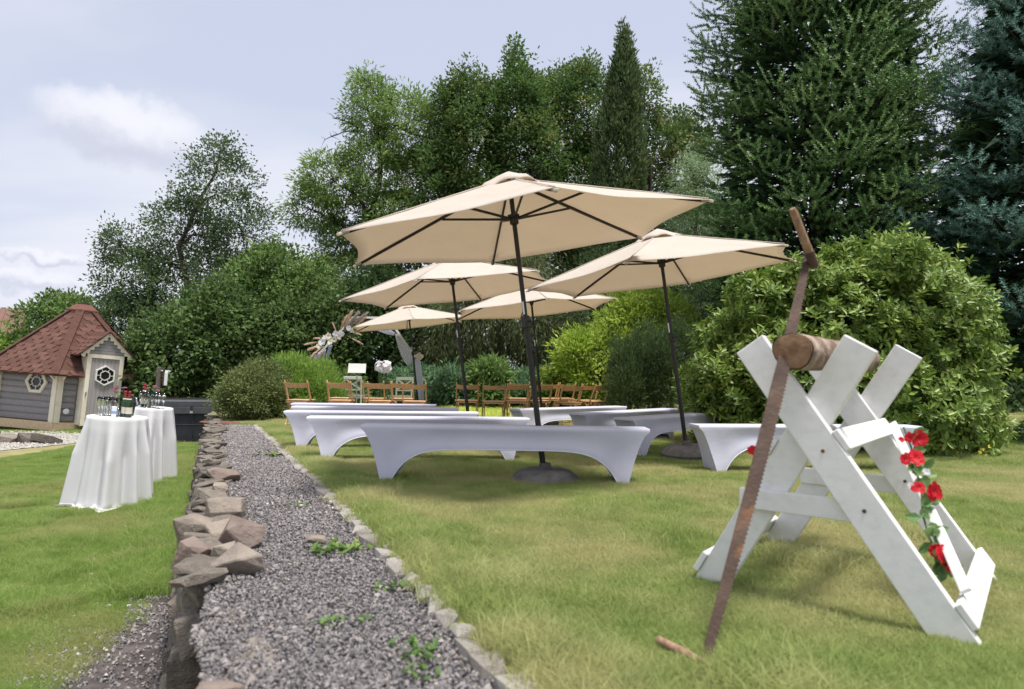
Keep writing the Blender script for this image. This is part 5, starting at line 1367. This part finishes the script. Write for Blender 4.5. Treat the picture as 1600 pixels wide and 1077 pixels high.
# oaks
OK_ = 'oaks behind the parasols'
tree('oak_tree', 'tall dark oak with a pointed leader standing right of the ash', 'tree', gpt(760, 28, gz(20)),
     [px_blob(690, 790, 150, 330, 28), px_blob(765, 850, 100, 300, 28), px_blob(788, 820, 82, 170, 28), px_blob(705, 760, 115, 230, 28), px_blob(690, 860, 250, 450, 28), px_blob(780, 880, 170, 360, 27.6), px_blob(645, 730, 220, 420, 28.4), px_blob(685, 697, 128, 210, 28), px_blob(712, 724, 104, 200, 28), px_blob(744, 756, 112, 190, 28), px_blob(799, 811, 60, 120, 28), px_blob(730, 800, 135, 270, 28), px_blob(812, 856, 120, 270, 28.3), px_blob(690, 745, 175, 310, 28)],
     'leaf_oak', 12, 2100, 26, .42, .15, .095, .32, group=OK_, twigs=.3, shell=.45, mats2=('leaf_oak_yellow', .07), trunk_top=tuple(W(806, 70, 28)))
tree('oak_tree', 'broad dark green oak with yellowing patches just left of the spire shaped juniper', 'tree', gpt(880, 30, gz(20)),
     [px_blob(830, 935, 110, 300, 30), px_blob(860, 960, 100, 260, 30), px_blob(840, 960, 220, 430, 30), px_blob(820, 900, 130, 220, 29.6), px_blob(840, 852, 106, 170, 30), px_blob(868, 880, 102, 170, 30), px_blob(922, 936, 112, 170, 30)],
     'leaf_oak', 13, 1200, 26, .42, .15, .095, .3, group=OK_, twigs=.3, shell=.5, mats2=('leaf_oak_yellow', .1))
tree('oak_tree', 'yellowish oak showing between the spire shaped juniper and the big fir', 'tree', gpt(1050, 29, gz(20)),
     [px_blob(1000, 1085, 175, 400, 29), px_blob(1040, 1110, 180, 330, 29.5), px_blob(985, 1030, 105, 220, 29), px_blob(1000, 1130, 300, 520, 29)],
     'leaf_oak', 14, 1000, 24, .40, .15, .095, .28, group=OK_, twigs=.3, shell=.5, mats2=('leaf_oak_yellow', .25))
tree('willow_tree', 'pale grey green soft leaved tree peeping out beside the left edge of the big fir', 'tree', gpt(1095, 25, gz(20)),
     [px_blob(1045, 1130, 230, 420, 25), px_blob(1060, 1140, 330, 520, 25)], 'leaf_willow', 15, 520, 30, .40, .13, .03, .2, twigs=.3, shell=.4, droop=.5)
# spire shaped juniper
tree('juniper_tree', 'narrow spire shaped dark juniper pointing above the oaks', 'tree', gpt(965, 24, gz(20)),
     [px_blob(915, 1008, 220, 640, 24, 1.0), px_blob(930, 1005, 130, 400, 24, .8), px_blob(948, 1000, 85, 250, 24, .6), px_blob(963, 988, 55, 140, 24, .3), px_blob(970, 981, 42, 90, 24, .12)],
     'leaf_juniper', 16, 2700, 20, .22, .17, .06, .2, twigs=.03, shell=.72, up=1.6, lsc=(.7, .7, 1.5), out_bias=.5)
# drooping dark conifers and shade behind the chairs
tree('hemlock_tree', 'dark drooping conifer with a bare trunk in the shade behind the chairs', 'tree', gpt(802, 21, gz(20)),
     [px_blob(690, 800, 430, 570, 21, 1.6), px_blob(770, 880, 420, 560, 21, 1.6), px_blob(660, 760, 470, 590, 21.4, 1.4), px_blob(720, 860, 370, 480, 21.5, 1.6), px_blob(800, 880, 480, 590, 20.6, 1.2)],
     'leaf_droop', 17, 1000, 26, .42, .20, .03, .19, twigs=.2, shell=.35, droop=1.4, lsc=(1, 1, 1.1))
tree('yew_tree', 'dark dense yew filling the gap left of the yellow green shrub', 'tree', gpt(900, 20, gz(20)),
     [px_blob(830, 930, 430, 640, 20.5, 1.5), px_blob(880, 1010, 380, 560, 22, 1.5)], 'leaf_pine', 18, 700, 24, .34, .10, .03, .16, twigs=.1, shell=.6)
# yellow green shrub, mountain pine, rhododendrons
tree('golden_shrub', 'bright yellow green shrub behind the right hand chairs', 'shrub', gpt(975, 16.8, gz(16)),
     [px_blob(880, 985, 510, 640, 16.6, 1.0), px_blob(930, 1040, 465, 600, 16.8, 1.1), px_blob(985, 1075, 450, 560, 17, 1.0), px_blob(866, 930, 520, 590, 16.4, .6), px_blob(960, 1010, 440, 500, 17)],
     'leaf_yellow', 19, 900, 18, .22, .14, .05, .06, twigs=.3, shell=.5, fork=.1, up=.4, lsc=(1.2, 1.2, .6))
tree('mountain_pine', 'low dark mountain pine between the golden shrub and the big leafy shrub', 'shrub', gpt(1010, 13.2, gz(13)),
     [px_blob(948, 1010, 560, 652, 13, .6), px_blob(1000, 1065, 545, 650, 13.0, .6), px_blob(985, 1030, 510, 600, 13.3, .4), px_blob(1030, 1078, 505, 600, 13.4, .5), px_blob(955, 990, 535, 600, 13.2, .35), px_blob(1010, 1040, 530, 590, 12.8, .3)],
     'leaf_pine', 20, 800, 34, .17, .11, .014, .07, twigs=.1, shell=.5, fork=.1, up=1.0, out_bias=.9, lsc=(.6, .6, 1.5))
RH = 'low evergreen shrubs behind the chairs'
for i, (x0, x1, y0, y1, d, mt, lb) in enumerate(((668, 745, 575, 640, 18.5, 'leaf_bluegreen', 'grey green low evergreen shrub right of the arch'), (725, 800, 560, 645, 18, 'leaf_hedge', 'fresh green low shrub behind the pole of the left parasol'), (790, 850, 580, 640, 18.4, 'leaf_bluegreen', 'dull low evergreen shrub below the bare conifer trunk'),
        (838, 890, 578, 645, 17.4, 'leaf_rhodo', 'light green low shrub behind the middle of the folding chairs'), (505, 570, 585, 650, 19.5, 'leaf_hedge', 'green low shrub behind the left posts of the arch'), (600, 690, 575, 640, 19.6, 'leaf_bluegreen', 'low green shrub behind the white flower ball'))):
    tree('evergreen_shrub', lb, 'shrub', gpt((x0 + x1) / 2, d, gz(d)), [px_blob(x0, x1, y0, y1 + 12, d, .8), px_blob(x0 + 15, x1 - 5, y0 + 6, y1, d - .5, .6)], mt, 30 + i, 330, 16, .2, .17, .055, .04, group=RH, twigs=.1, shell=.55, fork=.1)
tree('round_shrub', 'rounded olive green clipped shrub at the end of the gravel', 'shrub', gpt(393, 14.3, gz(14)),
     [px_blob(343, 445, 580, 664, 14.0, .75), px_blob(365, 450, 563, 655, 14.3, .8)], 'leaf_box', 40, 1300, 20, .11, .065, .026, .05, twigs=.05, shell=.75, fork=.1, up=.3)
tree('broom_shrub', 'fresh green feathery shrub between the olive round shrub and the chairs', 'shrub', gpt(470, 15.3, gz(15)),
     [px_blob(415, 500, 556, 660, 15.2, .9), px_blob(455, 535, 568, 660, 15.4, .9), px_blob(430, 470, 555, 620, 15.4, .6)], 'leaf_broom', 41, 1000, 24, .14, .11, .018, .05, twigs=.05, shell=.65, fork=.1, up=1.1, out_bias=.8)

# the big glossy shrub on the right: whorls of leaves at the twig ends
def whorl_shrub(name, label, base, blobs, mat, seed, nros, ll, lw, trunk_r=.06, cull=None, twig=.12):
    r = np.random.default_rng(seed); base = np.array(base, float); root = tag(empty(name, base), label, 'shrub')
    bl = [(b[0] - base[0], b[1] - base[1], b[2] - base[2], *b[3:]) for b in blobs]
    C, dv = clumps(r, bl, nros, .78, cull)
    C = C + dv * (r.random((len(C), 1)) ** 3) * .14
    k = 9; n = len(C) * k
    ax = norm(dv + np.array([0, 0, .55]) + r.normal(size=C.shape) * .35)
    a0 = norm(np.cross(ax, r.normal(size=C.shape))); b0 = np.cross(ax, a0)
    th = (np.arange(k) * 2.4)[None, :] + r.uniform(0, 6.28, (len(C), 1)); lift = np.linspace(.05, 1.0, k)[None, :] + r.normal(size=(len(C), k)) * .15
    D_ = (a0[:, None] * np.cos(th)[..., None] + b0[:, None] * np.sin(th)[..., None]) + ax[:, None] * lift[..., None]
    P = C[:, None] - ax[:, None] * np.linspace(.07, 0, k)[None, :, None]
    D_ = norm(D_).reshape(-1, 3); P = P.reshape(-1, 3); Nn = norm(ax.repeat(k, 0) - D_ * .2 + r.normal(size=(n, 3)) * .15)
    Nn = norm(Nn - D_ * (Nn * D_).sum(1, keepdims=True)); Sv = np.cross(D_, Nn)
    L_ = (ll * r.uniform(.65, 1.2, n))[:, None]; W_ = (lw * r.uniform(.75, 1.15, n))[:, None]; cu = r.uniform(.02, .22, n)[:, None]
    v = [P, P + D_ * L_ * .45 + Sv * W_ * .5 + Nn * W_ * .12, P + D_ * L_ * .78 + Sv * W_ * .40 - Nn * L_ * cu * .5, P + D_ * L_ - Nn * L_ * cu, P + D_ * L_ * .78 - Sv * W_ * .40 - Nn * L_ * cu * .5, P + D_ * L_ * .45 - Sv * W_ * .5 + Nn * W_ * .12]
    V = np.stack(v, 1).reshape(-1, 3); b = np.arange(n)[:, None] * 6
    Fq = np.concatenate([b + [[0, 1, 2, 3]], b + [[0, 3, 4, 5]]], 0)
    me = arrays_mesh('crown', V, Fq, 4); me.materials.append(MATS[mat]); link('crown', me, None, root)
    mb = MB(); stems = []
    for b_ in bl: stems += limb(mb, (r.normal() * .12, r.normal() * .12, -.05), b_[:3], trunk_r, .015, r, .05, 6, 6)[2:]
    stems = np.array(stems)
    for i in r.choice(len(C), min(len(C), int(len(C) * twig)), replace=False):
        d2 = ((stems - C[i]) ** 2).sum(1); limb(mb, stems[d2.argmin()], C[i], .010, .004, r, .05, 3, 4)
    mb.build('stems', 'trunk_bark', root, smooth='all')
    return root
rb = random.Random(77)
whorl_shrub('rhododendron', 'big rounded glossy yellow green rhododendron behind the sawhorse', gpt(1320, 9.9, -.12),
    [px_blob(1085, 1300, 500, 735, 9.5, 1.6), px_blob(1120, 1390, 430, 690, 9.9, 1.9), px_blob(1250, 1480, 395, 640, 10.1, 1.9), px_blob(1370, 1505, 460, 720, 9.9, 1.5), px_blob(1280, 1485, 540, 750, 9.3, 1.5), px_blob(1330, 1420, 377, 470, 10, .9), px_blob(1430, 1500, 445, 560, 10.1, 1.0), px_blob(1075, 1160, 560, 690, 9.3, .8), px_blob(1180, 1330, 410, 520, 10.2, 1.2), px_blob(1410, 1500, 620, 735, 9.0, .9)] +
    [px_blob(x - w, x + w, y - w * .9, y + w, 9.6 - .02 * w * 0 + rb.uniform(-.9, .3), .45) for x, y, w in ((1130, 530, 42), (1185, 470, 45), (1250, 440, 38), (1310, 420, 40), (1395, 405, 38), (1450, 435, 36), (1490, 470, 38), (1492, 530, 34), (1230, 560, 60), (1310, 520, 50), (1400, 500, 55), (1480, 550, 55), (1170, 610, 55), (1480, 640, 45), (1110, 590, 38), (1482, 610, 38), (1370, 440, 30))],
    'leaf_rhodo', 50, 8200, .105, .040, cull=lambda P: P[:, 2] > .05)
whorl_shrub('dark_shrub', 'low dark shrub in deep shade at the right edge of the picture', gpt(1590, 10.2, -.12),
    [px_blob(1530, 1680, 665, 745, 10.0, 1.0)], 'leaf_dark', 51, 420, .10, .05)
yf = tag(empty('yellow_flowers', gpt(1545, 8.15, -.1)), 'a few tiny yellow flowers at the foot of the rhododendron', 'flowers')
m = MB(); st = MB()
for x, y in ((1546, 698), (1537, 703), (1541, 712), (1531, 707), (1484, 705), (1495, 706), (1489, 700)):
    p = W(x, y, 8.1) - yf.location; petal_flower(m, p, (0, -1, .5), .022, 5, 1, x); st.tube([(p.x, p.y + .01, -.05), tuple(p)], .003, 4)
m.build('flower', 'yellow_petal', yf); st.build('stems', 'stem_green', yf)['kind'] = 'stuff'

# ------------------------------------------------------------------ big conifers with needle sprays
def conifer(name, label, base, height, rad, mats, seed, z0=.4, dz=.55, nbr=11, slope=-.12, tipup=.35, shoot=.42, needle=.065, nw=.007, nper=32, latk=1.0, view=None, prof=.8, fuzz=.8, gap=.27, ztop=99, young=.3, lift=.10, core=20000):
    """whorls of branches carrying flat sprays of bristly shoots; every needle is a sliver of its own"""
    r = np.random.default_rng(seed); base = np.array(base, float); root = tag(empty(name, base), label, 'tree')
    tr = MB(); tr.tube([(0, 0, -.1), (0, 0, height * .5), (0, 0, height)], [.018 * height, .012 * height, .012], 9)
    SP, SD, SL = [], [], []
    z = z0; lay = 0
    prof_r = lambda zz: rad * max(0.0, 1 - (zz - z0) / (height - z0)) ** prof
    while z < height - .15:
        f = (z - z0) / (height - z0); rr_ = prof_r(z) * min(1, .75 + f * 3)
        n = max(4, int(nbr * (1 - .35 * f) * (1 if z < ztop else .5))); a0 = r.uniform(0, 6.28)
        for k in range(n):
            a = a0 + 2 * math.pi * k / n + r.normal() * .2; out = np.array([math.cos(a), math.sin(a), 0])
            if view is not None and out @ view < -.5: continue
            Lb = rr_ * r.uniform(.80, 1.08); st = np.array([0, 0, z + r.uniform(-.16, .16)])
            sl = slope + r.normal() * .09 + .32 * f; side = np.array([-out[1], out[0], 0])
            fn = lambda t: st + out * Lb * t + np.array([0, 0, Lb * (sl * t + tipup * .5 * t ** 2.4)])
            tr.tube([tuple(fn(t)) for t in (0, .33, .66, 1)], [.014 + .010 * Lb, .012 + .006 * Lb, .010, .004], 4, cap=False)
            t = max(.3, 1 - 2.2 / max(.5, Lb))
            while t < 1.0:
                p = fn(t); dmain = norm((fn(min(1.02, t + .03)) - fn(t - .03))[None])[0]
                for s in (-1, 1):
                    ll_ = latk * (.15 + .85 * min(1.3, Lb) * (1 - t) ** .8) * r.uniform(.65, 1.1)
                    dl = dmain * .72 + side * s * .70 + np.array([0, 0, r.normal() * .12 - .02]); dl = norm(dl[None])[0]
                    sub = norm((np.cross(dl, [0, 0, 1]))[None])[0]; q = gap * .5
                    while q < ll_:
                        pp = p + dl * q + np.array([0, 0, -.05 * q * q])
                        for s2 in (-1, 1):
                            SP.append(pp); SD.append(dl * .78 + sub * s2 * .58 + np.array([0, 0, lift + r.normal() * .2])); SL.append(shoot * r.uniform(.5, .95))
                        if r.random() < .15: SP.append(pp); SD.append(dl * .6 + np.array([0, 0, .6 + r.normal() * .2])); SL.append(shoot * r.uniform(.5, .9))
                        q += gap * r.uniform(.85, 1.2)
                    SP.append(p + dl * ll_ + np.array([0, 0, -.05 * ll_ * ll_])); SD.append(dl + np.array([0, 0, .28])); SL.append(shoot * r.uniform(.75, 1.2))
                t += gap * .85 / max(.4, Lb)
            SP.append(fn(1.0)); SD.append(norm((fn(1) - fn(.92))[None])[0] + np.array([0, 0, .2])); SL.append(shoot * 1.25)
        z += dz * (1 - .25 * f) * r.uniform(.85, 1.15); lay += 1
    for k in range(5): SP.append(np.array([0, 0, height - .1 * k])); SD.append(np.array([0.02, 0, 1.])); SL.append(.35)
    SP, SD, SL = np.array(SP), norm(np.array(SD)), np.array(SL)
    n = len(SP); m = nper
    t = (np.arange(m) + .5)[None, :] / m + r.uniform(-.02, .02, (n, m)); ph = (np.arange(m) * 2.39996)[None, :] + r.uniform(0, 6.28, (n, 1))
    a0 = norm(np.cross(SD, np.array([.31, .17, .93]))); b0 = np.cross(SD, a0)
    rd = a0[:, None] * np.cos(ph)[..., None] + b0[:, None] * np.sin(ph)[..., None]
    P = SP[:, None] + SD[:, None] * (t * SL[:, None])[..., None]
    nd = norm(SD[:, None] * .60 + rd * fuzz + np.array([0, 0, .10])); ln = needle * r.uniform(.8, 1.15, (n, m))[..., None] * (1 - .35 * t[..., None] ** 4)
    tip = P + nd * ln; sd = norm(np.cross(nd, rd + r.normal(size=rd.shape) * .4)) * nw
    V = np.stack([P - sd, P + sd, tip], 2).reshape(-1, 3)
    T = np.arange(len(V)).reshape(-1, 3)
    me = arrays_mesh('crown', V, T, 3); me.materials.append(MATS[mats[0]]); me.materials.append(MATS[mats[1]])
    me.polygons.foreach_set('material_index', (r.random(n) < young).repeat(m).astype(np.int32))
    cr = link('crown', me, None, root)
    zc = z0 + (min(ztop + 1.5, height) - z0) * r.random(core) ** 1.2                # dark fill that closes sky gaps, inner shade put into its colour
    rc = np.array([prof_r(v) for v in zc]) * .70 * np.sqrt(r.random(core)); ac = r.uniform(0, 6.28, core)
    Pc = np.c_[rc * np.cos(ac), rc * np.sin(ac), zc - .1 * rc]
    mc = leaves_mesh(Pc, np.c_[np.cos(ac), np.sin(ac), r.normal(size=core) * .3], r.normal(size=(core, 3)) * .5 + [0, 0, .6], r.uniform(.2, .5, core), r.uniform(.05, .11, core)); mc.materials.append(MATS['needle_core_shade'])
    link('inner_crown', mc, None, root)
    tr.build('trunk', 'trunk_bark', root, smooth='all')
    print(name, 'shoots', n, 'tris', len(T))
    return root
fb = gpt(1282, 15.2, gz(15))
conifer('fir_tree', 'huge dark green fir with stiff bristly shoots towering behind the rhododendron', fb, 15.5, 3.25, ('needle_fir', 'needle_fir_young'), 60, shoot=.44, needle=.062, nw=.015, nper=38, fuzz=1.1, gap=.32, view=norm(-np.array([fb[0], fb[1], 0.])[None])[0], ztop=9.6, prof=.45, z0=.4, dz=.78, nbr=14, slope=-.26, tipup=.50, latk=1.15)
sb = gpt(1665, 12.6, gz(12))
conifer('blue_spruce', 'soft blue green spruce filling the upper right corner', sb, 11.4, 3.75, ('needle_spruce', 'needle_spruce_young'), 61, view=norm(np.array([-.8, -.6, 0.])[None])[0], ztop=8.2, prof=1.0, z0=1.3, dz=.70, nbr=12, slope=-.08, tipup=.36, lift=.16, shoot=.34, needle=.072, nw=.010, nper=34, fuzz=1.15, gap=.27, young=.45)

# darker growth that closes the view behind everything
BK = 'dark trees closing the view behind the garden'
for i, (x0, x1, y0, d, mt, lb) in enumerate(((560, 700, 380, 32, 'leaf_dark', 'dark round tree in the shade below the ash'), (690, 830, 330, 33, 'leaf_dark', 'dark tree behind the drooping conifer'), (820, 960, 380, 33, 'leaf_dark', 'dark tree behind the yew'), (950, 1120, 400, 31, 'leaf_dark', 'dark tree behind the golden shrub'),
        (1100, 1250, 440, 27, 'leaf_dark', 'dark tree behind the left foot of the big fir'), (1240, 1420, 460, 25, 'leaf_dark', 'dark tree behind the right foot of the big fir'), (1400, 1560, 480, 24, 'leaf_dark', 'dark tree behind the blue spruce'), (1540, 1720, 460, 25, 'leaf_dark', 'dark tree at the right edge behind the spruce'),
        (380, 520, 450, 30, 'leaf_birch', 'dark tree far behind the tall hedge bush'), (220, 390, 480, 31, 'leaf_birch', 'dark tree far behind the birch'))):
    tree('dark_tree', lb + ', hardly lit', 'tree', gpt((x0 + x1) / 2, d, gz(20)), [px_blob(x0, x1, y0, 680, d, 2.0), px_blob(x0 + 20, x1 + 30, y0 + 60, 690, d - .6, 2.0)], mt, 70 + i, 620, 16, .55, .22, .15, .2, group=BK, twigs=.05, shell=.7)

# ------------------------------------------------------------------ ground cover, weeds
n = 900; x = rng.uniform(-3.0, 1.3, n); y = rng.uniform(14.2, 17.2, n)
gc = [blade_patch(160, .14, .05, .16, .008, 80 + i, 1.2) for i in range(3)]
k = (np.abs(x - (-1.0)) < 2.4) & ~((x < -1.6) & (y < 15.5))
scatter('ground_cover', np.c_[x, y, np.full(n, gz(15))][k], np.c_[np.zeros((k.sum(), 2)), rng.uniform(0, 6.28, k.sum())], rng.uniform(.8, 1.4, k.sum()), rng.integers(0, 3, k.sum()), gc, 'leaf_cover')
def weed(px, py, s, n, label, seed, mat='leaf_weed'):
    rr = random.Random(seed); d = EYE * F / (py - 586); p = W(px, py, d); m = MB()
    for k in range(n):
        a = rr.uniform(0, 6.28); o_ = Vector((rr.gauss(0, s * .5), rr.gauss(0, s * .4), 0)); leaf_shape(m, o_, (math.cos(a), math.sin(a), rr.uniform(.25, 1.2)), (0, 0, 1), s * rr.uniform(.35, .7), s * rr.uniform(.10, .17))
    o = m.build('weed', mat); o.location = (p.x, p.y, gz(p.y) - .012); tag(o, label, 'weed', 'weeds growing in the gravel')
weed(520, 862, .11, 26, 'largest leafy green weed in the middle of the gravel', 1)
weed(545, 858, .09, 18, 'leafy weed with a yellowish edge touching the right side of the largest weed', 2, 'leaf_rhodo')
weed(602, 916, .07, 16, 'bright green weed in the gravel near the kerb, lower than the largest weed', 3)
weed(508, 972, .06, 14, 'small weed in the near gravel left of the centre', 4)
weed(648, 1008, .08, 18, 'pale clover patch in the near gravel by the kerb', 5)
weed(655, 1045, .07, 16, 'lowest clover patch in the gravel at the foot of the picture', 6)
weed(568, 966, .05, 12, 'thin upright weed in the near gravel', 7)
weed(470, 795, .07, 12, 'small weed by the row of white pebbles across the gravel', 8)
weed(420, 712, .16, 16, 'flat yellowish weed in the far gravel', 9, 'leaf_rhodo')
weed(660, 1025, .06, 12, 'tiny weed between the two clover patches near the kerb', 10)
